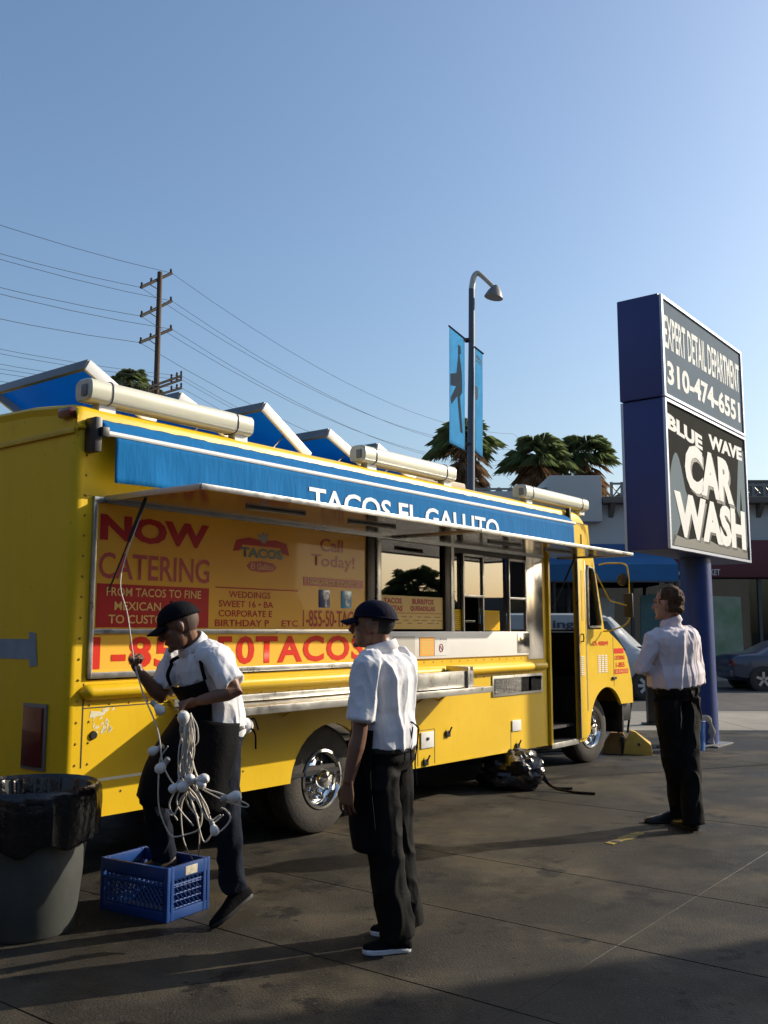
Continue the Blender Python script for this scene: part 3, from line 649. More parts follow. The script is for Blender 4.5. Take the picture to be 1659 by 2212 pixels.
# flaps over the service opening
def flap(u0, u1, z, dep, tilt):
    M = Matrix.Translation((0,-0.02,z)) @ Matrix.Rotation(tilt,4,'X')
    b = MB().box((u0,-dep,-0.010),(u1,0,0.010)); b.xf(M)
    q = P('serving_flap', b, STEEL)
    r = MB().rbox((u0,-dep-0.012,-0.020),(u1,-dep+0.006,0.012),0.004).rbox((u0-0.006,-dep,-0.022),(u0+0.022,0,0.0125),0.004).rbox((u1-0.022,-dep,-0.022),(u1+0.006,0,0.0125),0.004); r.xf(M)
    r.build('edge_frame', ALU, q)
    r = MB()
    for f_ in (0.25,0.6): r.tube([M @ Vector((u0+(u1-u0)*f_,-dep*0.55,-0.02)), M @ Vector((u0+(u1-u0)*f_+0.5,-dep*0.6,-0.02))],0.012,6)
    r.build('tube_light', GREYM, q)
    for uu in ((u0+0.10,) if u0 < 1 else (u1-0.10,)):
        a = M @ Vector((uu,-dep*0.30,-0.012))
        s = P('gas_strut', MB().tube([a, a.lerp(Vector((uu-0.06,-0.03,1.74)),0.45)],0.011,8), BLACK, q)
        P('piston_rod', MB().tube([a.lerp(Vector((uu-0.06,-0.03,1.74)),0.45),(uu-0.06,-0.03,1.74)],0.0055,6), BLACK, s)
    return q
flap(0.20, 3.055, 2.296, 0.85, R(0.3)); flap(3.07, 6.0, 2.293, 0.85, R(0.3))
# mirror
mr = P('mirror_arm', MB().tube(bez([(7.02,-0.02,2.27),(7.10,-0.10,2.29),(7.20,-0.25,2.28),(7.24,-0.28,2.20),(7.26,-0.28,1.9),(7.24,-0.27,1.62),(7.15,-0.12,1.52),(7.10,-0.01,1.50)],6),0.009,8), YEL)
P('mirror_head', MB().rbox((7.23,-0.33,1.66),(7.26,-0.22,1.94),0.012), BLACK, mr)
P('mirror_head', MB().lathe([(0,0.03),(0.06,0.02),(0.075,0.0),(0.05,-0.03),(0,-0.04)],16,Matrix.Translation((7.22,-0.22,2.10)) @ Matrix.Rotation(R(-90),4,'Y')), BLACK, mr)
P('mirror_brace', MB().tube([(6.92,-0.01,2.2),(7.08,-0.12,1.85),(7.2,-0.27,1.80)],0.009,6), YEL, mr)

# ------------------------------------------------------------------ pole sign
SP = Vector((3.47, 11.5, 0)); SL, ST = 3.2, 0.52
SG = empty('pole_sign', SP + TU*SL*0.5 - TN*ST*0.5, TRZ, 'tall navy pole sign with white car wash lettering on its faces', 'sign')
NAVY = mat('sign_navy', (0.020, 0.030, 0.16), 0.5, var=0.15, vscale=2)
NAVYP = mat('pole_navy', (0.016, 0.045, 0.21), 0.45, var=0.3, vscale=3, bump=0.1, bscale=20)
SFR = mat('sign_frame_grey', (0.42, 0.45, 0.52), 0.4, 0.4)
hx, hy = SL/2, ST/2
def PS(name, mb, m, parent=SG, **k): return mb.build(name, m, parent, **k)
cabl = PS('lower_cabinet', MB().rbox((-hx,-hy,2.50),(hx,hy,4.40),0.012), NAVY)
cabu = PS('upper_cabinet', MB().rbox((-hx-0.03,-hy-0.0,4.41),(hx,hy+0.03,5.74),0.012), NAVY)
PS('pole', MB().lathe([(0.24,0.0),(0.215,0.02),(0.205,2.6)],32,Matrix.Translation((0.05,0,0)),caps=True), NAVYP)
PS('base_plate', MB().rbox((-0.26,-0.31,0.0),(0.36,0.31,0.02),0.005), GREYM)
FACEU = mat('sign_face_grey', (0.15, 0.19, 0.23), 0.85, var=0.1, vscale=1.5, spec=0.03)
FACED = mat('sign_face_dark', (0.022, 0.022, 0.020), 0.85, var=0.2, vscale=2, spec=0.03)
FACEP = mat('sign_face_pale', (0.17, 0.21, 0.23), 0.85, spec=0.03)
LETW = mat('sign_letter_white', (0.80, 0.80, 0.76), 0.8, var=0.08, spec=0.05)
for sgn in (1, -1):
    yo = lambda d: sgn*(-hy-d)
    mapx = lambda s: (-hx+SL*s) if sgn == 1 else (hx-SL*s)
    def fb(name, s0, s1, z0, z1, d0, d1, m, par): 
        a, b = sorted((mapx(s0), mapx(s1))); c, d = sorted((yo(d0), yo(d1)))
        return MB().box((a,c,z0),(b,d,z1)).build(name, m, par)
    fu = fb('upper_face', 0.015, 0.985, 4.45, 5.70, 0.0005, 0.012, FACEU, cabu)
    fl = fb('lower_face', 0.015, 0.985, 2.54, 4.37, 0.0005, 0.012, FACED, cabl)
    for z0, z1, par in ((4.42,5.73,cabu),(2.51,4.395,cabl)):
        fb('frame_bar', 0.0, 0.015, z0, z1, 0.0005, 0.035, SFR, par); fb('frame_bar', 0.985, 1.0, z0, z1, 0.0005, 0.035, SFR, par)
        fb('frame_bar', 0.0151, 0.9849, z0, z0+0.035, 0.0005, 0.034, SFR, par); fb('frame_bar', 0.0151, 0.9849, z1-0.035, z1, 0.0005, 0.034, SFR, par)
    def st(body, s0, s1, z0, z1, par, bold=0.02, sk=0.0, d=0.0145, m=LETW):
        return lettering(body, m, par, lambda s, t: Vector((mapx(s0+(s1-s0)*s), yo(d), z0+(z1-z0)*t + sk*s)), bold)
    st('EXPERT DETAIL DEPARTMENT', 0.035, 0.965, 5.07, 5.50, fu, 0.02, 0.0)
    st('310-474-6551', 0.05, 0.955, 4.60, 4.92, fu, 0.035)
    # wave shapes behind the words
    def wave(pts, d0, d1, m):
        q = [(mapx(a), b) for a, b in pts]; c, d = sorted((yo(d0), yo(d1)))
        return MB().prism(q, 'y', c, d).build('wave_shape', m, fl)
    wave([(0.02,2.56)]+[(0.02+0.02*i, 3.3+0.75*math.sin(i*0.35)*(0.6 if i<10 else 0.4)) for i in range(0,10)]+[(0.25,3.15),(0.16,2.95),(0.05,2.56)], 0.012, 0.0135, FACEP)
    wave([(0.84,3.25),(0.87,3.7),(0.90,4.1),(0.98,4.2),(0.98,2.75),(0.95,2.70),(0.93,3.0),(0.91,3.6),(0.88,3.15)], 0.012, 0.0135, FACEP)
    wave([(0.03,2.56),(0.06,2.70),(0.2,2.66),(0.4,2.74),(0.6,2.66),(0.8,2.72),(0.97,2.66),(0.97,2.56)], 0.012, 0.0135, mat('sign_wave_olive',(0.12,0.12,0.10),0.4))
    st('BLUE', 0.03, 0.42, 4.02, 4.22, fl, 0.05, -0.10); st('WAVE', 0.50, 0.95, 4.00, 4.20, fl, 0.05, 0.02)
    SH = mat('sign_letter_shadow', (0.012,0.012,0.012), 0.4)
    st('CAR', 0.215, 0.825, 3.27, 3.90, fl, 0.06, -0.02, 0.014, SH); st('CAR', 0.20, 0.80, 3.30, 3.94, fl, 0.055, 0.0, 0.018)
    st('WASH', 0.085, 0.965, 2.66, 3.22, fl, 0.06, -0.02, 0.014, SH); st('WASH', 0.07, 0.95, 2.68, 3.26, fl, 0.055, 0.0, 0.018)

# bucket with rags and a cord by the pole
b = empty('bucket', at(1503,1618,12.35), 0, 'blue bucket with white rags at the foot of the sign pole', 'bucket'); b.location.z = 0
MB().lathe([(0,0.004),(0.11,0.004),(0.115,0.0),(0.14,0.36),(0.148,0.365),(0.143,0.37),(0.13,0.34),(0.105,0.02)],24).build('pail', mat('bucket_blue',(0.02,0.13,0.42),0.4), b)
rg_ = MB(); random.seed(11)
for i in range(5):
    a = random.uniform(-1.2,0.9); r0 = 0.08
    pts = [(r0*math.cos(a),r0*math.sin(a),0.34),(0.13*math.cos(a),0.13*math.sin(a),0.42),(0.19*math.cos(a),0.19*math.sin(a),0.34),(0.22*math.cos(a+.2),0.22*math.sin(a+.2),0.2),(0.21*math.cos(a+.3),0.21*math.sin(a+.3),0.08)]
    MB().tube(bez(pts,5),[0.03+0.012*math.sin(j) for j in range(21)],7,flat=0.5).build('rag', mat('rag_white',(0.6,0.55,0.47),0.9,var=0.3) if i%2==0 else mat('rag_brown',(0.25,0.16,0.09),0.9,var=0.3), b)

# yellow wheel clamp / cable box in front of the truck
yb = empty('cable_ramp', (3.0,12.1,0), R(-15), 'yellow wedge-shaped cable box on the ground ahead of the truck bumper', 'cable box'); yb.scale = (0.75,0.9,0.95)
YBX = mat('box_yellow',(0.62,0.38,0.03),0.5,var=0.25,vscale=7)
MB().loft([[Vector((-0.35,-0.2,0.0)),Vector((0.05,-0.2,0)),Vector((0.05,0.2,0)),Vector((-0.35,0.2,0))],[Vector((-0.30,-0.17,0.14)),Vector((0.05,-0.17,0.14)),Vector((0.05,0.17,0.14)),Vector((-0.30,0.17,0.14))],[Vector((-0.20,-0.1,0.26)),Vector((0.0,-0.1,0.26)),Vector((0.0,0.1,0.26)),Vector((-0.20,0.1,0.26))]]).build('wedge', mat('box_ochre',(0.36,0.17,0.02),0.55,var=0.3), yb)
MB().loft([[Vector((0.0,-0.22,0.0)),Vector((0.46,-0.22,0)),Vector((0.46,0.2,0)),Vector((0.0,0.2,0))],[Vector((0.02,-0.2,0.12)),Vector((0.44,-0.2,0.12)),Vector((0.44,0.17,0.12)),Vector((0.02,0.17,0.12))],[Vector((0.12,-0.06,0.29)),Vector((0.2,-0.06,0.27)),Vector((0.2,0.06,0.27)),Vector((0.12,0.06,0.29))]]).build('wedge', YBX, yb)
MB().rbox((-0.03,-0.21,0.0),(0.02,0.21,0.22),0.01).build('strap', BLACK, yb)
MB().lathe([(0,0.012),(0.02,0.01),(0.022,0)],10,Matrix.Translation((0.25,-0.205,0.13)) @ Matrix.Rotation(R(90),4,'X')).build('bolt', BLACK, yb)
for i, (p, lab) in enumerate((([(2.70,12.25,0.03),(2.3,12.2,0.03),(1.6,12.0,0.03),(0.8,11.6,0.03)],'black cable running from the yellow cable box under the truck'),
        ([(2.72,12.15,0.03),(2.3,12.05,0.03),(1.7,11.8,0.03),(0.9,11.3,0.03)],'second black cable beside it, nearer the truck wheel'),
        ([(3.5,12.1,0.1),(3.7,12.2,0.14),(3.9,12.3,0.03),(4.4,12.7,0.02)],'black cable leaving the yellow cable box toward the sign pole'),
        ([(3.45,12.2,0.05),(3.7,12.35,0.08),(4.0,12.6,0.03),(4.3,12.95,0.02)],'lower black cable between the yellow cable box and the sign pole'))):
    tag(MB().tube(bez(p,8),0.016,7).build('cable', BLACK), lab, 'cable', 'cables at the yellow box')
for x, lab in ((2.92,'left black strut hanging from the truck bumper to the yellow box'),(3.03,'right black strut hanging from the truck bumper to the yellow box')):
    tag(MB().tube([(x,12.0,0.25),(x-0.03+(x-2.92)*0.8,11.98,0.66)],0.014,6).build('hanging_strut', BLACK), lab, 'strut', 'struts under the truck bumper')

# black plastic bag bundle under the truck
def crumple(name, c, r, seed, m, n=44):
    mb = MB().ell((0,0,0),(1,1,1),None,n,n//2); s = Vector((seed,seed*2,0))
    for i, v in enumerate(mb.v):
        d = v.normalized(); f = 1+0.35*noise.noise(d*1.6+s)+0.22*abs(noise.noise(d*4+s))+0.13*abs(noise.noise(d*9+s))
        q = Vector((d.x*r[0]*f, d.y*r[1]*f, d.z*r[2]*f)); q.z = max(q.z, -r[2]*0.72); mb.v[i] = q+Vector(c)
    return mb.build(name, m, smooth=25, weld=True)
BAG = mat('black_plastic_bag',(0.006,0.006,0.007),0.24,bump=0.4,bscale=26,spec=0.6)
tag(crumple('plastic_bag', (1.24,9.42,0.14), (0.29,0.25,0.21), 3, BAG), 'shiny crumpled black plastic bag on the ground under the truck', 'bag')
for i, (p, lab) in enumerate((([(1.5,9.3,0.2),(1.58,9.22,0.05),(1.72,9.1,0.015),(1.95,8.98,0.012)],'loose black strap trailing from the plastic bag'),([(1.5,9.35,0.12),(1.62,9.3,0.02),(1.8,9.28,0.012)],'short black cord end lying beside the plastic bag'))):
    tag(MB().tube(bez(p,8),0.012,6,flat=0.5).build('strap', BAG), lab, 'strap')
# yellow painted mark on the concrete
ym = MB()
pa, pb = Vector((1.60,6.96,0)), Vector((1.93,7.33,0)); d = (pb-pa).normalized(); n_ = Vector((d.y,-d.x,0))
random.seed(4); L_ = [];R_ = []
for i in range(13):
    t = i/12; w_ = 0.042+0.014*random.uniform(-1,1); c_ = pa.lerp(pb,t); L_.append(c_+n_*w_); R_.append(c_-n_*w_)
ring_ = L_+R_[::-1]
ymk = tag(MB().prism([(p.x,p.y) for p in ring_],'z',0.0005,0.004).build('painted_mark', mat('worn_yellow_paint',(0.42,0.30,0.03),0.7,var=0.8,vscale=9,col2=(0.10,0.085,0.05))), 'short worn yellow paint stripe on the concrete by the man in black trousers', 'paint mark')
MB().lathe([(0,0.0065),(0.035,0.006),(0.04,0.0045)],12,Matrix.Translation((1.66,7.02,0))).build('stain', BLACK, ymk)

# ------------------------------------------------------------------ street lamp with banners
LY = 29.6
lp = at(1017,1364,LY); lp.z = 0.02
LM = mat('lamp_post_grey',(0.07,0.085,0.12),0.5,0.2,var=0.2)
SLM = empty('street_lamp', lp, 0, 'tall grey street lamp with curved arm behind the truck', 'street lamp')
def rel(x, y, Y=LY): return at(x,y,Y)-lp
top = rel(1019,625); e1 = rel(1023,600); e2 = rel(1031,590); e3 = rel(1042,597); e4 = rel(1068,622)
MB().tube([(0,0,0),(0,0,2),rel(1017,1040),rel(1019,740),top],[0.19,0.15,0.125,0.105,0.10],14).build('pole', LM, SLM)
MB().tube(bez([top,e1,e2,e3,e4],6),[0.10-0.03*i/24 for i in range(25)],12).build('arm', mat('lamp_arm_pale',(0.42,0.40,0.36),0.45,0.3), SLM)
lc = rel(1068,634)
MB().lathe([(0.0,0.28),(0.08,0.27),(0.13,0.2),(0.22,0.08),(0.29,-0.08),(0.31,-0.14),(0.28,-0.15),(0.0,-0.13)],20,Matrix.Translation(lc) @ Matrix.Rotation(R(12),4,'Y')).build('lamp_head', mat('lamp_head_grey',(0.16,0.15,0.14),0.5), SLM)
MB().rbox((-0.14,-0.14,0),(0.14,0.14,0.3),0.03).build('base', LM, SLM)
for z in (rel(1017,735).z, rel(1017,960).z): MB().lathe([(0.13,-0.04),(0.14,-0.04),(0.14,0.04),(0.13,0.04)],14,Matrix.Translation((0.01,0,z))).build('band', BLACK, SLM)
BAN = trans('banner_cyan',(0.32,0.66,0.88),0.5,0.7,0.1,2)
BANG = mat('banner_grey',(0.25,0.23,0.21),0.7); 
def banner(x0, yt0, yb0, x1, yt1, yb1, dy0, dy1, label, mark):
    B = empty('banner', at(x1 if mark else x0,(yt0+yb0)/2,LY), 0, label, 'banner', 'banners on the street lamp')
    o_ = B.location
    def f(s, t):
        Y = LY+dy0+(dy1-dy0)*s
        p = at(x0+(x1-x0)*s, (yt0+(yt1-yt0)*s)*(1-t)+(yb0+(yb1-yb0)*s)*t, Y)
        return p-o_+Vector((0, 0.03*math.sin(5*t+2*s), 0))
    sheet(f, 8, 24, 0.01, 'cloth', BAN, B)
    a, c = f(0,0), f(1,0); MB().tube([a+(a-c)*0.05, c+(c-a)*0.12],0.03,8).build('top_rod', BLACK, B)
    a, c = f(0,1), f(1,1); MB().tube([a,c+(c-a)*0.08],0.022,8).build('bottom_rod', LM, B)
    def shp(pts, m, nm): 
        q = [f(s,t)+Vector((0,-0.03,0)) for s,t in pts]; n=len(q)
        MB().add(q+[p+Vector((0,0.012,0)) for p in q],[tuple(range(n)),tuple(range(2*n-1,n-1,-1))]+[(i,(i+1)%n,(i+1)%n+n,i+n) for i in range(n)]).build(nm, m, B)
    if mark:
        shp([(0.55,0.10),(0.72,0.10),(0.75,0.16),(0.66,0.18),(0.80,0.33),(0.82,0.5),(0.68,0.55),(0.86,0.86),(0.70,0.86),(0.50,0.56),(0.12,0.66),(0.06,0.61),(0.42,0.48),(0.06,0.50),(0.05,0.40),(0.45,0.36),(0.56,0.2)], BANG, 'figure_shape')
    else:
        shp([(0.15,0.06),(0.9,0.08),(0.9,0.11),(0.15,0.09)], WHITEP, 'stripe'); shp([(0.15,0.105),(0.9,0.125),(0.9,0.14),(0.15,0.12)], WHITEP, 'stripe')
        shp([(0.05,0.36),(0.45,0.37),(0.45,0.46),(0.3,0.50),(0.05,0.49)], WHITEP, 'mark')
banner(971,705,957,1004,731,973,0.6,0.1,'pale blue banner with a grey figure, left of the lamp post',True)
banner(1026,750,975,1042,762,989,-0.1,-0.5,'narrow pale blue banner with white marks, right of the lamp post',False)

# ------------------------------------------------------------------ utility pole and wires
UY = 50.0
up = at(342,700,UY); up.z = 0
WOOD = mat('weathered_wood',(0.085,0.05,0.033),0.85,var=0.35,vscale=4,stretch=(6,6,0.5))
ARM = mat('dark_timber',(0.03,0.022,0.018),0.85)
UP = empty('utility_pole', up, 0, 'brown wooden utility pole with crossarms behind the roof hatches', 'utility pole')
ztop = at(342,588,UY).z
MB().tube([(0,0,-0.1),(0,0,ztop*0.5),(0,0,ztop)],[0.20,0.17,0.14],12).build('pole', WOOD, UP)
wd = Vector((math.sin(R(30)), math.cos(R(30)), 0)); ad_ = Vector((wd.y,-wd.x,0))       # line direction, crossarm direction
ATT = []
for yl, yr, x0, x1 in ((621,590,304,371),(683,650,304,371),(740,711,302,371)):
    zc = at(342,(yl+yr)/2,UY).z
    a, c = -ad_*1.15, ad_*0.95; a.z = c.z = zc
    # the arm climbs to the right in the picture: its far end is lifted by perspective tilt of the line
    a = at(x0,yl,UY-0.9)-up; c = at(x1,yr,UY+0.7)-up
    MB().tube([a,c],0.085,6).build('crossarm', ARM, UP)
    MB().tube([a.lerp(c,0.25),Vector((0,-0.1,a.lerp(c,0.5).z-0.55))],0.025,5).build('brace', ARM, UP)
    for t in (0.03,0.33,0.97): MB().lathe([(0.03,0.05),(0.075,0.1),(0.05,0.16),(0.075,0.2),(0.03,0.28)],8,Matrix.Translation(a.lerp(c,t))).build('insulator', ARM, UP)
    ATT += [(a+up, 1.6), (c+up, 1.4)]
for yl, yr in ((838,812),(846,820),(860,838)):
    a = at(318,yl,UY-0.6)-up; c = at(392,yr,UY+0.8)-up
    MB().tube([a,c],0.07,6).build('crossarm', ARM, UP)
    for t in (0.15,0.7,0.86,0.99): MB().lathe([(0.03,0.05),(0.07,0.1),(0.045,0.16),(0.07,0.22),(0.03,0.3)],8,Matrix.Translation(a.lerp(c,t))).build('insulator', ARM, UP)
    ATT += [(a.lerp(c,0.1)+up, 1.3),(c+up, 1.3)]
WIRE = mat('wire_black',(0.02,0.02,0.022),0.6)
SPAN = 50.0
names = ['top left','top right','second left','second right','third left','third right','lower left','lower right','lower left second','lower right second','bottom left','bottom right']
for i, (p, sag) in enumerate(ATT):
    pts = []
    for sp in (-1, 0, 1):
        for k in range(14):
            t = k/14; q = p + wd*SPAN*(sp+t); q.z = p.z - 4*2.2*t*(1-t) + (0 if sp < 1 else -0.0); pts.append(q)
    pts.append(p+wd*SPAN*2)
    tag(MB().tube(pts, 0.013 if i < 6 else 0.010, 4).build('power_line', WIRE), 'thin dark overhead wire carried on the %s insulator of the utility pole' % names[i], 'power line', 'overhead wires on the utility pole')

# ------------------------------------------------------------------ palms
FR1 = trans('palm_green',(0.20,0.25,0.10),0.5,0.5,0.45,0.9); FR2 = trans('palm_dead',(0.36,0.23,0.13),0.3,0.8,0.45,1.2); PTR = mat('palm_trunk',(0.12,0.085,0.06),0.9,var=0.4,vscale=6)
def frond(mb, base, dirv, L, fan, droop, nl=21):
    d = dirv.normalized(); s = d.cross(Vector((0,0,1))); s = s.normalized() if s.length > 1e-3 else Vector((1,0,0)); u = s.cross(d)
    c = base + d*L*0.5 - Vector((0,0,droop*L*0.12))
    mb.tube([base, base.lerp(c,0.5)+Vector((0,0,0.03*L)), c], [0.03,0.022,0.015], 4)
    for k in range(nl):
        a = R(-fan+2*fan*k/(nl-1)+random.uniform(-4,4)); dd = (d*math.cos(a)+s*math.sin(a)).normalized()
        ln = L*0.62*(0.75+0.25*math.cos(a))*random.uniform(0.85,1.1); sd = dd.cross(u).normalized()*0.026*L
        m1 = c+dd*ln*0.55-Vector((0,0,droop*ln*0.10)); e = c+dd*ln-Vector((0,0,droop*ln*0.5+0.05*ln*random.random()))
        b = len(mb.v); mb.v += [c, m1+sd, e, m1-sd]; mb.f += [(b,b+1,b+2),(b,b+2,b+3)]
def palm_meshes(seed):
    random.seed(seed); g = MB(); dd = MB()
    for i in range(46):
        el = math.asin(random.uniform(-0.1,0.98)); az = random.uniform(0,2*math.pi)
        frond(g, Vector((0,0,0)), Vector((math.cos(el)*math.cos(az),math.cos(el)*math.sin(az),math.sin(el))), random.uniform(1.35,1.9), 80, 1.1)
    for i in range(110):
        el = R(random.uniform(-80,-12)); az = random.uniform(0,2*math.pi); z = -random.uniform(0,1.9)
        frond(dd, Vector((0,0,z)), Vector((math.cos(el)*math.cos(az),math.cos(el)*math.sin(az),math.sin(el))), random.uniform(1.0,1.5), 55, 0.9, 12)
    return g.mesh('live_fronds', FR1, 0), dd.mesh('dead_fronds', FR2, 0)
pm = [palm_meshes(21), palm_meshes(22)]
tm = MB().tube([Vector((0.05*math.sin(z*0.4),0,z-11)) for z in [0.5*i for i in range(23)]],[0.33+0.02*(i%2)-0.004*i for i in range(23)],12).mesh('trunk', PTR, 60)
for i, (x, y, Y, sc, v, lab) in enumerate(((283,828,52,0.72,0,'palm crown showing behind the leftmost roof hatch'),(1003,955,46,0.98,1,'bushy palm tree behind the street lamp and its banners'),(1163,985,48,1.0,0,'left palm of the pair behind the white parapet'),(1258,985,50,1.0,1,'right palm of the pair behind the white parapet'),(318,858,55,0.62,1,'dry palm crown beside the utility pole, behind the roof light'))):
    c = at(x,y,Y); t = empty('palm_tree', (c.x,c.y,0), random.uniform(0,6), lab, 'palm tree', 'palm trees behind the truck')
    t1 = obj('trunk', tm, t); t1.location.z = c.z; t1.scale = (1,1,(c.z+0.3)/11)
    for nm, me in zip(('crown','dead_skirt'), pm[v]):
        o = obj(nm, me, t); o.location.z = c.z; o.scale = (sc*1.12,sc*1.12,sc*1.12)

# ------------------------------------------------------------------ shop building across the road
BY = 32.0; k_ = BY/FPX
def X(px): return (px-CX)*k_
def Zp(py): return CAMH+(HZ-py)*k_
SB = empty('shop_building', (0,BY,0), 0, 'low white shop building with red sign band across the road', 'building')
WALLM = mat('stucco_white',(0.42,0.42,0.42),0.85,var=0.1,vscale=0.6); ROOFG = mat('roof_grey',(0.07,0.075,0.07),0.8); CORN = mat('cornice_taupe',(0.12,0.10,0.085),0.8); MAROON = mat('fascia_maroon',(0.10,0.012,0.018),0.55,var=0.1)
def PB(name, mb, m, parent=SB, **k): return mb.build(name, m, parent, **k)
xl, xr = -22.0, 30.0
PB('wall', MB().box((xl,0.0,Zp(1249)),(xr,9,Zp(1078))), WALLM)
PB('wall', MB().box((xl,0.35,-0.1),(xr,9,Zp(1249))), INTER)
PB('roof', MB().box((X(1420),1.5,Zp(1076)),(xr,9,Zp(1020))), ROOFG)
PB('cornice', MB().rbox((X(1300),-0.5,Zp(1090)),(xr,0.6,Zp(1076)),0.03), CORN)
random.seed(1)
xx = X(1318)
while xx < xr-1:
    PB('bracket', MB().prism([(0,0),(0,-0.45),(-0.42,-0.02),(-0.42,0)], 'x', xx, xx+0.16).xf(Matrix.Translation((0,0,Zp(1090)))), CORN); xx += 0.72
PB('parapet_tower', MB().rbox((X(1186),-0.45,Zp(1130)),(X(1298),2.5,Zp(1030)),0.02), WALLM)
PB('parapet_tower', MB().box((X(1186)-8,-0.2,Zp(1125)),(X(1186)-0.01,2.0,Zp(1062))), WALLM)
# truss railing: rails and diagonals
def railing(x0, x1, z0, z1, y, nb):
    PB('top_rail', MB().box((x0,y,z1-0.07),(x1,y+0.06,z1)), GREYM); PB('bottom_rail', MB().box((x0,y,z0),(x1,y+0.06,z0+0.06)), GREYM)
    for i in range(nb+1):
        x = x0+(x1-x0)*i/nb; PB('rail_post', MB().box((x-0.045,y-0.003,z0),(x+0.045,y+0.063,z1+0.02)), GREYM)
        if i < nb:
            x2 = x0+(x1-x0)*(i+1)/nb
            for a, c in ((z0+0.05,z1-0.06),(z1-0.06,z0+0.05)): PB('rail_brace', MB().tube([(x,y+0.03,a),(x2,y+0.03+0.001*(a>c),c)],0.025,4), GREYM)
railing(X(1328),X(1445),Zp(1078),Zp(1040),0.1,5); railing(X(1590),X(1760),Zp(1078),Zp(1043),0.1,7); railing(X(1030),X(1184),Zp(1072),Zp(1052),0.1,6)
# red band with the shop name
rb = PB('sign_band', MB().rbox((X(1400),-0.28,Zp(1249)),(xr,-0.002,Zp(1169)),0.02), MAROON)
PB('blue_band', MB().rbox((X(1090),-0.2,Zp(1196)),(X(1399),-0.002,Zp(1177)),0.02), mat('band_blue',(0.01,0.07,0.22),0.6))
lettering('WORLD MARKET', mat('shop_letter_grey',(0.55,0.5,0.5),0.5), rb, lambda s, t: Vector((X(1451)+(X(1549)-X(1451))*s, -0.30, Zp(1245)+0.21*t)), 0.02)
# storefront bays
xx = X(1090); bi = 0
POST = mat('storefront_frame',(0.05,0.05,0.055),0.5)
POSTER = [mat('poster_green',(0.12,0.22,0.10),0.5,var=0.4,vscale=1.2,col2=(0.3,0.32,0.25)), mat('poster_pale',(0.40,0.42,0.42),0.5,var=0.3,vscale=1.0), mat('poster_teal',(0.06,0.16,0.17),0.5,var=0.5,vscale=1.2)]
random.seed(8)
while xx < xr-2.2:
    wv = 2.15
    w_ = PB('shop_window', MB().box((xx-0.05,-0.02,0.25),(xx+0.05,0.1,Zp(1249))).box((xx+0.05,-0.015,0.25),(xx+wv-0.05,0.08,0.36)), POST)
    MB().box((xx+0.05,0.04,0.36),(xx+wv-0.05,0.05,Zp(1252))).build('pane', GLASSD, w_)
    h0 = random.uniform(0.5,1.2); a0 = xx+random.uniform(0.15,0.5)
    q = MB().prism([(a0,h0),(a0+random.uniform(0.8,1.3),h0+random.uniform(-0.1,0.3)),(a0+random.uniform(0.9,1.5),2.5+random.uniform(0,0.4)),(a0+random.uniform(-0.1,0.3),2.7)],'y',0.015,0.03).build('poster', POSTER[bi % 3], w_)
    xx += wv; bi += 1
PB('stall_riser', MB().box((xl,-0.01,-0.1),(xr,0.3,0.25)), WALLM)
# blue shop awning
AW2 = mat('shop_awning_blue',(0.008,0.11,0.28),0.7,var=0.15,vscale=1.5)
sa = empty('shop_awning', (X(1430),BY-0.3,0), 0, 'blue canvas shop awning with sloping end on the building across the road', 'awning')
ax0, ax1 = -8.0, 0.0
za, zb, zv = Zp(1196), Zp(1228), Zp(1256)-0.12
pr_ = [(0.0,za),(-1.5,zb),(-1.5,zv),(0.0,zv+0.02)]
MB().loft([[Vector((x,y,z)) for y,z in ((0,za),(-0.75,(za+zb)/2+0.08),(-1.5,zb),(-1.5,zv))] for x in [ax0+0.8*i for i in range(11)]],False,False).build('canopy', AW2, sa)
MB().add([(ax1,0,za),(ax1+0.02,-0.75,(za+zb)/2+0.08),(ax1,-1.5,zb),(ax1,-1.5,zv),(ax1,0,zv)],[(0,1,2,3,4)]).build('end_panel', AW2, sa)
MB().tube([(ax1,-1.5,zv),(ax0,-1.5,zv)],0.03,6).build('front_bar', POST, sa)
for x in (ax1-0.1,ax1-4): MB().tube([(x,-1.5,zv),(x,-1.5,0.0)],0.06,8).build('support_post', BLACK, sa)
ps = tag(MB().rbox((4.27,15.55,0.0),(4.41,15.69,1.35),0.02).rbox((4.2,15.5,0.0),(4.48,15.74,0.03),0.005).build('bollard', BLACK), 'black square bollard on the sidewalk behind the man in white shirt', 'bollard')

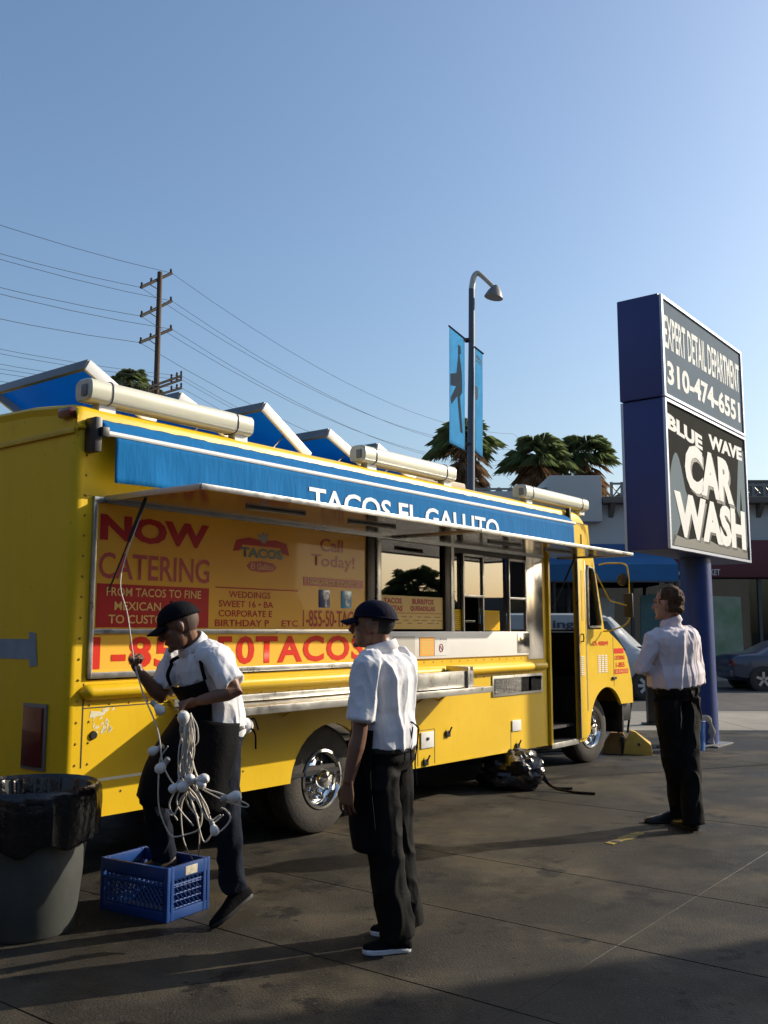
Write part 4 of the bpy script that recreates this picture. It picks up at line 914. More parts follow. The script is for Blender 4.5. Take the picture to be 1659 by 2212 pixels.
# ------------------------------------------------------------------ cars
def car(name, loc, rz, label, st, paint, windows, wheels, glass, wr=0.32, rimcol=None, five=True):
    """st: list of stations (x, zbot, zbelt, ztop, wbelt, wtop)"""
    C = empty(name, loc, rz, label, 'van' if 'van' in name else 'car')
    rings = []
    for (x,zb,zm,zt,wb,wt) in st:
        half = [(0.0,zb),(wb*0.72,zb),(wb*0.96,zb+0.10),(wb,zb+(zm-zb)*0.55),(wb*0.985,zm-0.03),(wb*0.96,zm),(wt+(wb*0.96-wt)*0.5,(zm+zt)/2),(wt,zt-min(0.06,0.4*(zt-zm))),(wt*0.8,zt-min(0.015,0.1*(zt-zm))),(0.0,zt)]
        rings.append([Vector((x,-y,z)) for y,z in half]+[Vector((x,y,z)) for y,z in half[-2:0:-1]])
    body = MB().loft(rings); b_ = body.build('body', paint, C, smooth=50)
    def sy(x, z):
        for a, b in zip(st, st[1:]):
            if a[0] <= x <= b[0]:
                t = (x-a[0])/(b[0]-a[0]+1e-9); q = [a[i]+(b[i]-a[i])*t for i in range(6)]
                f = max(0,min(1,(z-q[2])/(q[3]-q[2]+1e-6))); return q[4]*0.96+(q[5]-q[4]*0.96)*f
        return st[0][4]
    for poly in windows:
        for sg in (-1,1):
            q = [Vector((x, sg*(sy(x,z)+0.012), z)) for x,z in poly]; n = len(q)
            MB().add(q+[p+Vector((0,-sg*0.006,0)) for p in q],[tuple(range(n)),tuple(range(2*n-1,n-1,-1))]+[(i,(i+1)%n,(i+1)%n+n,i+n) for i in range(n)]).build('side_window', glass, C)
    for (x, y) in wheels:
        for sg in (-1,1):
            M = Matrix.Translation((x, sg*(y+0.012), wr)) @ Matrix.Rotation(R(90 if sg < 0 else -90),4,'X')
            wh = bpy.data.objects.new('wheel', None); COL.objects.link(wh); wh.parent = C
            MB().lathe([(wr+0.055,-0.30),(wr+0.055,0.004),(wr+0.02,0.006),(0,0.001)],28,M).build('arch', BLACK, wh)
            MB().lathe([(wr*0.62,-0.2),(wr*0.8,-0.0),(wr*0.68,0.018),(wr*0.97,0.016),(wr,0.0),(wr,-0.2)],28,M).build('tyre', TYRE, wh)
            MB().lathe([(wr*0.68,0.012),(wr*0.62,0.0),(0,-0.01)],24,M).build('rim_dish', BLACK, wh)
            for k in range(5 if five else 8):
                a = 2*math.pi*k/(5 if five else 8)
                MB().box((-0.035,0.02,0.0),(0.035,wr*0.66,0.02)).xf(M @ Matrix.Rotation(a,4,'Z')).build('spoke', rimcol, wh)
    return C
RIMA = mat('alloy',(0.5,0.48,0.46),0.35,0.7); RIMB = mat('alloy_white',(0.5,0.5,0.5),0.5)
NAVC = mat('sedan_blue_grey',(0.035,0.045,0.075),0.3,coat=0.6,var=0.1)
sed = car('sedan_car', (9.55,27.0,-0.11), 0, 'dark blue-grey sedan parked beyond the sign pole',
  [(0.0,0.42,0.75,0.80,0.62,0.4),(0.05,0.32,0.86,0.93,0.78,0.55),(0.25,0.26,0.93,1.0,0.84,0.62),(0.75,0.22,0.95,1.04,0.88,0.64),(1.35,0.2,0.95,1.34,0.89,0.60),(1.9,0.2,0.94,1.44,0.89,0.60),(2.6,0.2,0.92,1.44,0.89,0.60),(3.1,0.2,0.90,1.22,0.89,0.62),(3.6,0.22,0.88,0.95,0.88,0.66),(4.3,0.26,0.76,0.82,0.82,0.6),(4.5,0.34,0.62,0.68,0.70,0.5)],
  NAVC, [[(0.95,1.0),(1.5,1.0),(1.5,1.35),(1.32,1.30)],[(1.56,1.0),(2.3,0.98),(2.3,1.37),(1.56,1.37)],[(2.36,0.98),(3.15,0.96),(2.75,1.34),(2.36,1.37)]], [(0.80,0.87),(3.55,0.87)], GLASSD, 0.31, RIMA)
for y in (-0.7,0.7): MB().rbox((-0.02,y-0.14,0.66),(0.06,y+0.14,0.84),0.02).build('tail_light', REDLENS, sed)
MB().rbox((-0.06,-0.72,0.36),(0.1,0.72,0.56),0.04).build('bumper', NAVC, sed)
VANW = mat('van_white',(0.42,0.44,0.46),0.35,coat=0.4,var=0.06)
van = car('delivery_van', (2.0,23.6,-0.11), 0, 'white delivery van parked in the street behind the truck cab',
  [(0.0,0.5,1.1,1.9,0.86,0.74),(0.12,0.4,1.15,2.02,0.95,0.82),(1.0,0.36,1.15,2.06,0.97,0.83),(2.9,0.36,1.12,2.06,0.97,0.83),(3.35,0.36,1.10,2.0,0.97,0.80),(3.7,0.36,1.10,1.66,0.97,0.80),(4.1,0.36,1.08,1.24,0.97,0.82),(4.4,0.36,1.04,1.12,0.96,0.82),(4.85,0.4,0.94,1.0,0.92,0.76),(5.0,0.46,0.80,0.84,0.84,0.7)],
  VANW, [[(2.55,1.2),(3.75,1.16),(3.35,1.85),(2.55,1.9)]], [(1.0,0.95),(4.22,0.95)], GLASSD, 0.34, RIMB, False)
lettering('ing', mat('van_letter_grey',(0.05,0.06,0.10),0.5), van, lambda s, t: Vector((2.02+0.52*s, -0.925, 1.63+0.24*t)), 0.03)
MB().loft([[Vector((3.40,y,1.93)),Vector((4.12,y*1.1,1.22))] for y in (-0.74,0.74)],False,False).xf(Matrix.Translation((0.05,0,0.03))).build('windscreen', GLASSC, van)
for y in (-0.8,0.8): MB().rbox((4.9,y-0.12,0.72),(5.02,y+0.12,0.9),0.02).build('headlight', WHITEP, van)
MB().rbox((4.92,-0.9,0.42),(5.08,0.9,0.62),0.04).build('bumper', GREYM, van)

# ------------------------------------------------------------------ buildings outside the picture whose shade falls into it
OB = empty('car_wash_building', (12.2,9.05,0), 0, 'pale car wash building right of the picture that shades the near concrete', 'building')
H_ = 6.9
MB().box((0,-22,0),(9,0,H_)).build('wall', WALLM, OB); MB().rbox((-0.12,-22,H_),(9.1,0.05,H_+0.25),0.03).build('parapet', WALLM, OB)
for i in range(4): MB().box((-0.03,-5*i-4,0.0),(0.02,-5*i-1,3.2)).build('bay_door', GREYM, OB)
lpc = tw(5.60,0)+Vector((0.927,0.375,0))*8
LPN = empty('added_shade_post', (lpc.x,lpc.y,0), 0, 'slim post with a tall narrow panel, added right of the picture to shade the truck side', 'sign')  # unseen post and panel, added to cast shade on the truck side
MB().tube([(0,0,0),(0,0,6.0)],0.025,10).build('post', LM, LPN); MB().rbox((-0.06,-0.16,4.2),(0.06,0.16,6.0),0.03).xf(Matrix.Rotation(R(22),4,'Z')).build('panel', LM, LPN)

# ------------------------------------------------------------------ people
def remesh(mb, voxel, it=3, wr=None):
    me = bpy.data.meshes.new('r'); me.from_pydata([tuple(q) for q in mb.v], [], mb.f)
    bm = bmesh.new(); bm.from_mesh(me); bmesh.ops.recalc_face_normals(bm, faces=bm.faces[:]); bm.to_mesh(me); bm.free()
    o = bpy.data.objects.new('r', me); COL.objects.link(o)
    md = o.modifiers.new('r', 'REMESH'); md.mode = 'VOXEL'; md.voxel_size = voxel; md.use_smooth_shade = True
    dg = bpy.context.evaluated_depsgraph_get(); out = bpy.data.meshes.new_from_object(o.evaluated_get(dg))
    bpy.data.objects.remove(o)
    bm = bmesh.new(); bm.from_mesh(out)
    for _ in range(it): bmesh.ops.smooth_vert(bm, verts=bm.verts[:], factor=0.5, use_axis_x=True, use_axis_y=True, use_axis_z=True)
    if wr:
        bm.normal_update(); ds = [(v, v.normal.copy(), wr(v.co)) for v in bm.verts]
        for v, n, d in ds: v.co += n*d
        bmesh.ops.smooth_vert(bm, verts=bm.verts[:], factor=0.4, use_axis_x=True, use_axis_y=True, use_axis_z=True)
    bm.to_mesh(out); bm.free()
    out.polygons.foreach_set('use_smooth', [True]*len(out.polygons)); return out
def mesh_obj(name, me, m, parent):
    me.name = name; me.materials.clear(); me.materials.append(m); return obj(name, me, parent)
def frame(f, u):
    f = Vector(f).normalized(); u = Vector(u); l = u.cross(f).normalized(); u = f.cross(l)
    return Matrix(((f.x,l.x,u.x,0),(f.y,l.y,u.y,0),(f.z,l.z,u.z,0),(0,0,0,1)))
TOR = [(-0.16,0.115,0.085),(-0.06,0.160,0.115),(0.06,0.162,0.115),(0.25,0.148,0.108),(0.42,0.142,0.105),(0.58,0.155,0.118),(0.74,0.170,0.125),(0.86,0.172,0.112),(0.94,0.150,0.088),(0.99,0.095,0.070),(1.04,0.058,0.058)]
def torso_rings(J, infl=lambda t: 0.0, t0=-1, t1=2, n=24, ang=None, dep=1.0, wid=1.0):
    sp = bez([J['pelvis'], J['pelvis'].lerp(J['neck'],0.5)+J.get('bow',Vector()), J['neck']], 10)
    def at_(t):
        x = t*20; i = max(0,min(19,int(math.floor(x)))); return sp[i]+(sp[i+1]-sp[i])*(x-i)
    lp_ = (J['hipL']-J['hipR']).normalized(); ls = (J['shL']-J['shR']).normalized()
    out = []
    for t, hw, hd in TOR:
        if t < t0 or t > t1: continue
        c = at_(t); T_ = (at_(min(1.05,t+0.05))-at_(max(-0.15,t-0.05))).normalized(); l = lp_.lerp(ls,max(0,min(1,t))); l = (l-T_*l.dot(T_)).normalized(); f = l.cross(T_)
        if t > 0.9: c = c  # shoulders
        i_ = infl(t); r = []
        for k in range(n):
            a = 2*math.pi*k/n if ang is None else R(ang[0]+(ang[1]-ang[0])*k/(n-1))
            ca, sa = math.cos(a), math.sin(a); e = 0.82
            r.append(c + f*((hd*dep+i_)*math.copysign(abs(ca)**e,ca)) + l*((hw*wid+i_)*math.copysign(abs(sa)**e,sa)))
        out.append(r)
    return out
def hand(mb, wr, d, pn, ts, curl, s=1.0, spread=0.003):
    d = Vector(d).normalized(); pn = Vector(pn); pn = (pn-d*pn.dot(d)).normalized(); sd = d.cross(pn); ts = sd*(1 if sd.dot(Vector(ts)) > 0 else -1)
    rings = []
    for x, w_, h_ in ((-0.02,0.026,0.020),(0.01,0.030,0.018),(0.05,0.040,0.016),(0.09,0.041,0.013),(0.10,0.036,0.009)):
        rings.append([wr+d*x*s+ts*math.cos(2*math.pi*k/12)*w_*s+pn*math.sin(2*math.pi*k/12)*h_*s for k in range(12)])
    mb.loft(rings)
    for i, (off, L) in enumerate(((0.031,0.072),(0.0105,0.080),(-0.0105,0.075),(-0.031,0.060))):
        p = wr+d*0.088*s+ts*off*s; dd = (d+ts*off*4.5).normalized(); pts = [p-dd*0.01]; a = 0
        for j, fr_ in enumerate((0.45,0.31,0.26)):
            a += R(curl[j]); q = dd*math.cos(a)+pn*math.sin(a); pts.append(pts[-1]+q*L*fr_*s)
        mb.tube(pts,[0.0084*s,0.0080*s,0.0074*s,0.0062*s],8); mb.ell(pts[-1],(0.0068*s,)*3,None,8,6)
    p = wr+d*0.025*s+ts*0.026*s; q1 = p+(ts*0.55+d*0.65+pn*0.35).normalized()*0.042*s; q2 = q1+(ts*0.1+d*0.8+pn*(0.25+curl[0]/90)).normalized()*0.032*s; q3 = q2+(d*0.7+pn*(0.3+curl[0]/70)-ts*0.2).normalized()*0.024*s
    mb.tube([p,q1,q2,q3],[0.014*s,0.012*s,0.0105*s,0.008*s],8); mb.ell(q3,(0.008*s,)*3,None,8,6)
def head(mb, M, s=1.0):
    for c, r in (((-0.012,0,0.025),(0.100,0.077,0.098)),((0.030,0,-0.035),(0.066,0.060,0.085)),((0.048,0,-0.085),(0.045,0.044,0.034)),((0.084,0,0.022),(0.016,0.048,0.013)),((0.088,0,-0.066),(0.016,0.023,0.011)),((0.086,0,-0.105),(0.017,0.020,0.015)),((0.062,0.034,-0.022),(0.026,0.024,0.022)),((0.062,-0.034,-0.022),(0.026,0.024,0.022)),((-0.002,0.076,-0.012),(0.019,0.009,0.032)),((-0.002,-0.076,-0.012),(0.019,0.009,0.032))):
        mb.ell(Vector(c)*s, tuple(x*s for x in r), M, 16, 12)
    mb.tube([M @ (Vector(p)*s) for p in ((0.088,0,0.012),(0.103,0,-0.012),(0.116,0,-0.032),(0.100,0,-0.046))],[0.009*s,0.012*s,0.015*s,0.011*s],8)
def face_bits(P_, M, hairm, s=1.0):
    EW = mat('eye_dark',(0.02,0.012,0.01),0.2)
    for sg in (1,-1):
        MB().ell(Vector((0.080,0.031*sg,0.0))*s,(0.013*s,0.014*s,0.008*s),M,10,8).build('eye', EW, P_)
        MB().tube([M @ (Vector(p)*s) for p in ((0.094,0.014*sg,0.022),(0.090,0.032*sg,0.029),(0.074,0.050*sg,0.022))],[0.003,0.005,0.003],6).build('eyebrow', hairm, P_)
    MB().ell(Vector((0.101,0,-0.066))*s,(0.005*s,0.020*s,0.0022*s),M,10,6).build('mouth', mat('lip_brown',(0.10,0.035,0.03),0.5), P_)
def cap(P_, M, m, s=1.0, peak=0.0):
    d = MB()
    rings = []
    for i in range(9):
        th = R(90*i/8); rings.append([M @ (Vector((-0.012,0,0.030+peak*0))*s + Vector((0.110*math.cos(th)**0.85*math.cos(a), 0.087*math.cos(th)**0.85*math.sin(a), 0.088*math.sin(th)+ (0.012 if i==0 else 0)*0 - 0.012*max(0,-math.cos(a))*math.cos(th)))*s) for a in [2*math.pi*k/24 for k in range(24)]])
    d.loft(rings); d.tube([M @ (Vector((-0.012,0,0.120))*s), M @ (Vector((-0.012,0,0.126))*s)],0.009,8)
    c = d.build('cap', m, P_, 60)
    br = lambda a, b: M @ (Vector((0.080+0.085*b*(1-0.25*(2*a-1)**2)-0.028*(2*a-1)**2, (2*a-1)*0.076*(1-0.12*b), 0.036-0.022*b-0.022*(2*a-1)**2))*s)
    sheet(br, 12, 6, 0.005, 'brim', m, c)
    MB().tube([M @ (Vector((-0.012+0.1115*math.cos(a),0.0885*math.sin(a),0.036-0.012*max(0,-math.cos(a))))*s) for a in [2*math.pi*k/24 for k in range(24)]],0.004,5,closed=True).build('sweatband', m, c)
    return c
def short_hair(P_, M, m, s):
    q = MB().ell((-0.012*s,0,0.025*s),(0.1025*s,0.0795*s,0.1005*s),M,36,28); me = q.mesh('hair', m, 80, True)
    bm = bmesh.new(); bm.from_mesh(me); Mi = M.inverted()
    def k(L): return not (L.x < 0.005*s and -0.062*s < L.z < 0.06*s) or (abs(L.y) > 0.06*s and L.x > -0.03*s and L.z < 0.01*s)
    bmesh.ops.delete(bm, geom=[v for v in bm.verts if k(Mi @ v.co)], context='VERTS'); bm.to_mesh(me); bm.free(); return obj('hair', me, P_)
def shoe(P_, heel, toe, up, m, solem, s=1.0, wdt=0.046):
    heel, toe, up = Vector(heel), Vector(toe), Vector(up).normalized(); d = (toe-heel); L = d.length; d.normalize(); up = (up-d*up.dot(d)).normalized(); l = up.cross(d)
    u_ = MB(); rings = []
    for t, w_, h_ in ((0.0,0.026,0.055),(0.06,0.034,0.085),(0.25,0.036,0.098),(0.42,0.038,0.085),(0.6,0.046,0.062),(0.8,0.046,0.048),(0.94,0.034,0.040),(1.0,0.014,0.028)):
        rings.append([heel+d*L*t+l*w_*s*math.cos(a)+up*(0.022+max(0,math.sin(a))*(h_-0.022) + min(0,math.sin(a))*0.008) for a in [2*math.pi*k/16 for k in range(16)]])
    sh = u_.loft(rings).build('shoe', m, P_, 70)
    rs = []
    for h_ in (0.0,0.004,0.020,0.024):
        e = -0.003 if h_ in (0.0,0.024) else 0.003; o_ = []
        for t, w_ in ((0,0.0),(0.02,0.020),(0.1,0.034),(0.35,0.037),(0.62,0.049),(0.8,0.048),(0.93,0.038),(0.99,0.018),(1.01,0)): o_.append((t,w_))
        q = [heel+d*L*t+l*(w_*s+e)+up*h_ for t,w_ in o_]+[heel+d*L*t-l*(w_*s+e)+up*h_ for t,w_ in o_[-2:0:-1]]; rs.append(q)
    MB().loft(rs).build('sole', solem, sh, 50)
    return sh
def fold(sc, amp, vert=0.35, seed=0.0, fine=0.4):
    def f(p):
        q = Vector((p.x*sc, p.y*sc, p.z*sc*vert+seed)); n1 = noise.noise(q+Vector((seed,0,0))); n2 = noise.noise(q*2.3+Vector((0,seed,5)))
        return amp*(max(0.0,1-abs(n1)*3.2)**1.6*0.9+fine*n2)-amp*0.25
    return f
SKIN_D = mat('skin_brown',(0.20,0.092,0.052),0.5,var=0.12,vscale=30); SKIN_L = mat('skin_tan',(0.42,0.22,0.15),0.5,var=0.1,vscale=30)
SHIRTW = mat('white_cotton',(0.72,0.71,0.72),0.9,bump=0.15,bscale=60,sheen=0.2); SHIRTP = mat('pale_pink_shirt',(0.70,0.62,0.65),0.85,bump=0.1,bscale=50,sheen=0.2)
BLACKC = mat('black_cotton',(0.006,0.006,0.007),0.9,var=0.3,vscale=20,bump=0.2,bscale=50, spec=0.12); TROU = mat('black_trousers',(0.008,0.0075,0.0075),0.75,bump=0.15,bscale=40, spec=0.12); JEAN = mat('dark_jeans',(0.012,0.016,0.028),0.85,var=0.35,vscale=12,bump=0.2,bscale=80, spec=0.12)
CAPM = mat('black_cap_cloth',(0.006,0.006,0.009),0.85,bump=0.2,bscale=60, spec=0.12); CAPN = mat('navy_cap_cloth',(0.006,0.006,0.018),0.8,bump=0.2,bscale=60, spec=0.12)
HAIRB = mat('brown_hair',(0.10,0.05,0.025),0.75,var=0.5,vscale=40,stretch=(1,1,0.3),spec=0.15); HAIRK = mat('black_hair',(0.008,0.006,0.005),0.6)
RUBW = mat('sole_white',(0.6,0.62,0.65),0.5); RUBK = mat('sole_black',(0.01,0.01,0.01),0.6)

def creases(m, strength=0.5, sc=9.0):
    t = m.node_tree; p = t.nodes['Principled BSDF']; tc = t.nodes.new('ShaderNodeTexCoord'); mp = t.nodes.new('ShaderNodeMapping'); mp.inputs['Scale'].default_value = (1,1,0.4); mp.inputs['Rotation'].default_value = (0.3,0.25,0)
    t.links.new(tc.outputs['Object'], mp.inputs[0]); n = t.nodes.new('ShaderNodeTexNoise'); n.inputs['Scale'].default_value = sc; n.inputs['Detail'].default_value = 3; n.noise_type = 'RIDGED_MULTIFRACTAL'
    t.links.new(mp.outputs[0], n.inputs['Vector']); b = t.nodes.new('ShaderNodeBump'); b.inputs['Strength'].default_value = strength; b.inputs['Distance'].default_value = 0.008
    t.links.new(n.outputs['Fac'], b.inputs['Height'])
    old = [l.from_node for l in t.links if l.to_socket == p.inputs['Normal']]
    if old: t.links.new(old[0].outputs[0], b.inputs['Normal'])
    t.links.new(b.outputs[0], p.inputs['Normal'])
for m_ in (SHIRTW, SHIRTP, TROU, JEAN, BLACKC): creases(m_, 0.45, 8.0)

def person(label, base, J, Mh, skin, shirt, sleeve, trm, trr, hands, hs=1.0, shirt_infl=0.022, blouse=0.02, seed=0.0, tuck=0.12, wid=1.0, dep=1.0):
    base = Vector(base); J = {k: (v if k == 'bow' else v-base) for k, v in J.items()}; Mh = Matrix.Translation(-base) @ Mh
    Pn = empty('person', base, 0, label, 'person')
    b = MB(); b.loft(torso_rings(J, lambda t: -0.012, wid=wid, dep=dep))
    hc = Mh.translation
    b.tube([J['neck']-(hc-J['neck']).normalized()*0.05, J['neck'].lerp(hc,0.45), Mh @ Vector((-0.02,0,-0.03))],[0.068,0.055,0.058],14)
    head(b, Mh, hs)
    for sd in 'LR':
        sh, el, wr = J['sh'+sd], J['el'+sd], J['wr'+sd]
        b.ell(sh,(0.055,0.055,0.055),None,12,8)
        b.tube([sh, sh.lerp(el,0.35), sh.lerp(el,0.8), el, el.lerp(wr,0.25), el.lerp(wr,0.7), wr],[0.050,0.047,0.040,0.037,0.041,0.032,0.026],12)
        hd = hands[sd]; hand(b, wr, hd[0], hd[1], hd[2], hd[3], hs)
        hp, kn, an = J['hip'+sd], J['kn'+sd], J['an'+sd]
        b.tube([hp, hp.lerp(kn,0.5), kn, kn.lerp(an,0.3), an],[0.075,0.062,0.048,0.05,0.034],12); b.ell(an,(0.036,0.036,0.036),None,10,8)
    body = mesh_obj('body', remesh(b, 0.0042, 2), skin, Pn)
    # shirt
    s_ = MB(); inf = lambda t: (shirt_infl + (blouse if 0.0 < t < 0.5 else 0.0)*(1-abs(t-0.2)/0.3 if abs(t-0.2) < 0.3 else 0)) if t < 0.97 else 0.008
    s_.loft(torso_rings(J, inf, -0.01 if tuck > 0 else -0.1, 1.0, wid=wid, dep=dep))
    s_.tube([J['neck']-Vector((0,0,0.02)), J['neck'].lerp(hc,0.22)],[0.082,0.072],16)
    for sd in 'LR':
        sh, el, wr = J['sh'+sd], J['el'+sd], J['wr'+sd]; ins = sh+(J['neck']-sh)*0.35
        s_.ell(sh,(0.068,0.068,0.064),None,14,10)
        if sleeve == 'short':
            e_ = sh.lerp(el,0.80); s_.tube([ins, sh, sh.lerp(el,0.4), e_],[0.075,0.070,0.070,0.076],16)
        else:
            s_.tube([ins, sh, sh.lerp(el,0.5), el, el.lerp(wr,0.5), el.lerp(wr,0.95)],[0.072,0.068,0.062,0.060,0.052,0.040],16)
    f1, f2 = fold(9, 0.017, 0.20, seed), fold(19, 0.0045, 0.30, seed+9)
    mesh_obj('shirt', remesh(s_, 0.006, 4, lambda p: f1(p)+f2(p)), shirt, Pn)
    # trousers
    t_ = MB(); t_.loft(torso_rings(J, lambda t: 0.014 if t < 0.02 else 0.016, -1, 0.08, wid=wid, dep=dep))
    for sd in 'LR':
        hp, kn, an = J['hip'+sd], J['kn'+sd], J['an'+sd]; r = trr
        t_.tube([hp+Vector((0,0,0.03)), hp.lerp(kn,0.25), hp.lerp(kn,0.6), kn, kn.lerp(an,0.5), an.lerp(kn,0.08), an-(kn-an).normalized()*0.03],[r[0],r[0]*1.02,r[1]*1.05,r[1],r[2],r[3],r[3]*1.03],16)
    mesh_obj('trousers', remesh(t_, 0.007, 4, fold(9, 0.012, 0.55, seed+3)), trm, Pn)
    c = torso_rings(J, lambda t: 0.020, 0.05, 0.07, wid=wid, dep=dep)[0]
    MB().tube(c, 0.017, 6, closed=True, flat=0.45).build('belt', BLACK, Pn)
    # collar
    cn = J['neck'].lerp(hc,0.20); ax = (hc-J['neck']).normalized(); M_ = frame(Mh.to_3x3() @ Vector((1,0,0)), ax); M_.translation = cn
    MB().loft([[M_ @ Vector((0.070*k2*math.cos(a)+0.004, 0.066*k2*math.sin(a), z-0.02*math.cos(a))) for a in [2*math.pi*k/20 for k in range(20)]] for k2, z in ((1.02,0.028),(1.12,0.022),(1.30,-0.012),(1.12,-0.03))],True,False).build('collar', shirt, Pn, 60)
    return Pn, J, Mh, base

# --- man in the middle, standing, looking left
Y0 = 4.75
b2 = Vector((0.05,4.77,0))
J2 = dict(pelvis=at(833,1628,4.79), neck=at(829,1412,4.80), shL=at(792,1442,4.63), shR=at(872,1436,4.97), elL=at(776,1588,4.58), wrL=at(752,1692,4.56), elR=at(845,1580,5.10), wrR=at(822,1672,5.16),
  hipL=at(818,1668,4.71), hipR=at(848,1662,4.88), knL=at(832,1842,4.68), knR=at(858,1832,4.91), anL=at(858,2010,4.70), anR=at(878,1985,4.93))
M2 = frame((-0.96,0.22,0.02),(0.05,0,1)); M2.translation = at(806,1348,4.80)
p2, J_, Mh_, b_ = person('man in white polo and black cap standing with his arm down, looking left', b2, J2, M2, SKIN_D, SHIRTW, 'short', TROU, (0.098,0.086,0.084,0.088),
  {'L': ((-0.10,0.05,-1),(0.5,0.85,0),(-1,0.3,0),(14,18,14)), 'R': ((-0.3,0.1,-1),(-0.4,-0.8,0),(-1,0,0),(20,25,20))}, 1.0, seed=1.0)
cap(p2, Mh_, CAPN, 1.04); face_bits(p2, Mh_, HAIRK)
short_hair(p2, Mh_, HAIRK, 1.0)
for sd, hl, tl in (('L',(888,2037,4.70),(783,2050,4.66)),('R',(895,2012,4.93),(800,2018,4.95))):
    h_, t_ = at(*hl)-b_, at(*tl)-b_; h_.z = t_.z = 0.0
    shoe(p2, h_, t_, (0,0,1), BLACKC, RUBW, 1.05)
# apron
fw2 = (J_['hipL']-J_['hipR']).normalized().cross(Vector((0,0,1))); lf2 = Vector((0,0,1)).cross(fw2)
def apron_skirt(P_, rows, m, seed, amp=0.012):
    G = [bez(r, 6) for r in rows]; n = len(G[0]); 
    cols = [bez([g[i] for g in G], 6) for i in range(n)]
    V = [[cols[i][j]+Vector((noise.noise(cols[i][j]*7+Vector((seed,0,0))),noise.noise(cols[i][j]*7+Vector((0,seed,0))),0))*amp*(j/len(cols[i])) for j in range(len(cols[i]))] for i in range(n)]
    o = obj('apron', MB().loft(V, False, False).mesh('apron', m, 70), P_); md = o.modifiers.new('s','SOLIDIFY'); md.thickness = 0.005; md.offset = 0; return o
def arcrow(c, f, l, rx, ry, angs): return [c+f*rx*math.cos(R(a))+l*ry*math.sin(R(a)) for a in angs]
AN = (95,65,35,0,-35,-65,-95)
cp = (J_['hipL']+J_['hipR'])/2; ck = (J_['knL']+J_['knR'])/2
ap = apron_skirt(p2, [arcrow(Vector((cp.x,cp.y,1.03)),fw2,lf2,0.165,0.195,AN), arcrow(Vector((cp.x,cp.y,0.85)),fw2,lf2,0.185,0.225,AN), arcrow(cp.lerp(ck,0.5),fw2,lf2,0.19,0.225,AN), arcrow(Vector((ck.x,ck.y,0.46)),fw2,lf2,0.185,0.215,AN)], BLACKC, 2)
bib = torso_rings(J_, lambda t: 0.040, 0.0, 0.60, 9, (-40,40))
o = obj('bib', MB().loft(bib, False, False).mesh('bib', BLACKC, 70), ap); o.modifiers.new('s','SOLIDIFY').thickness = 0.004
bk = cp-fw2*0.155; bk.z = 1.0
for pts in ([(0,0,0.03),(-0.01,-0.02,-0.05),(-0.02,-0.02,-0.14),(-0.01,-0.02,-0.24)],[(-0.03,-0.03,0.04),(-0.04,-0.03,-0.04),(-0.04,-0.03,-0.12)],[(0.0,0,0.03),(-0.04,-0.02,0.06),(-0.06,-0.03,0.01),(-0.03,-0.01,0.0)]):
    MB().tube(bez([bk+Vector(p)-fw2*0.02 for p in pts],6),0.004,5,flat=0.5).build('apron_string', BLACKC, ap)

# --- man at the left, stepping on the crate
b1 = Vector((-0.95,5.2,0))
J1 = dict(pelvis=at(468,1582,5.22), neck=at(424,1402,5.16), shL=at(462,1420,5.00), shR=at(378,1424,5.34), elL=at(512,1492,4.96), wrL=at(430,1514,4.90), elR=at(346,1506,5.24), wrR=at(302,1452,5.14),
  hipL=at(482,1612,5.14), hipR=at(448,1606,5.30), knL=at(488,1765,5.04), knR=Vector((-1.24,5.18,0.66)), anL=at(504,1908,5.12), anR=Vector((-1.22,5.43,0.29)), bow=Vector((0.035,0.02,0.0)))
M1 = frame((-0.88,-0.22,-0.40),(-0.36,-0.05,0.92)); M1.translation = at(386,1350,5.08)
p1, J_, Mh_, b_ = person('man in black cap and apron bending over a handful of white string lights', b1, J1, M1, SKIN_D, SHIRTW, 'short', JEAN, (0.092,0.078,0.066,0.070),
  {'L': ((-0.9,-0.1,-0.25),(-0.2,-0.5,-0.8),(-0.3,-0.9,0.3),(55,60,45)), 'R': ((-0.35,-0.25,0.9),(0.75,-0.3,0.1),(0.3,-0.9,0.1),(75,80,60))}, 1.02, seed=4.0, tuck=0, blouse=0.012)
cap(p1, Mh_, CAPM, 1.06); face_bits(p1, Mh_, HAIRK)
short_hair(p1, Mh_, mat('cropped_hair',(0.07,0.036,0.022),0.7), 1.02)
hl, tl = at(547,1934,5.16)-b_, at(458,2008,5.02)-b_; tl.z = 0.0; shoe(p1, hl, tl, (hl-tl).cross(Vector((0.3,-1,0))) if False else Vector((-0.62,-0.25,0.6)), BLACKC, RUBK, 1.0)
MB().ell(J_['anL']+Vector((0.012,0.01,-0.035)),(0.040,0.040,0.035)).build('sock', mat('sock_grey',(0.35,0.35,0.38),0.9), p1)
h_ = J_['anR']+Vector((0.06,0.05,0)); h_.z = 0.185; t_ = h_+Vector((-0.21,-0.14,0)); shoe(p1, h_, t_, (0,0,1), mat('scuffed_boot',(0.05,0.035,0.025),0.6,var=0.5,vscale=14), RUBK, 1.0)
def r_(*pts): return [at(*q)-b_ for q in pts]
ap = apron_skirt(p1, [r_((518,1562,5.08),(488,1562,4.99),(440,1556,4.97),(400,1550,5.05),(380,1545,5.2),(392,1540,5.36)), r_((512,1620,5.04),(480,1615,4.95),(425,1608,4.93),(368,1600,5.0),(345,1598,5.15),(352,1592,5.36)),
   r_((500,1690,5.02),(468,1685,4.93),(415,1680,4.90),(345,1668,4.94),(312,1660,5.08),(322,1655,5.32)), r_((490,1762,5.0),(455,1758,4.92),(405,1752,4.89),(335,1742,4.93),(296,1722,5.06),(305,1712,5.32))], BLACKC, 5, 0.016)
bib = torso_rings(J_, lambda t: 0.060, 0.0, 0.80, 9, (-30,55))
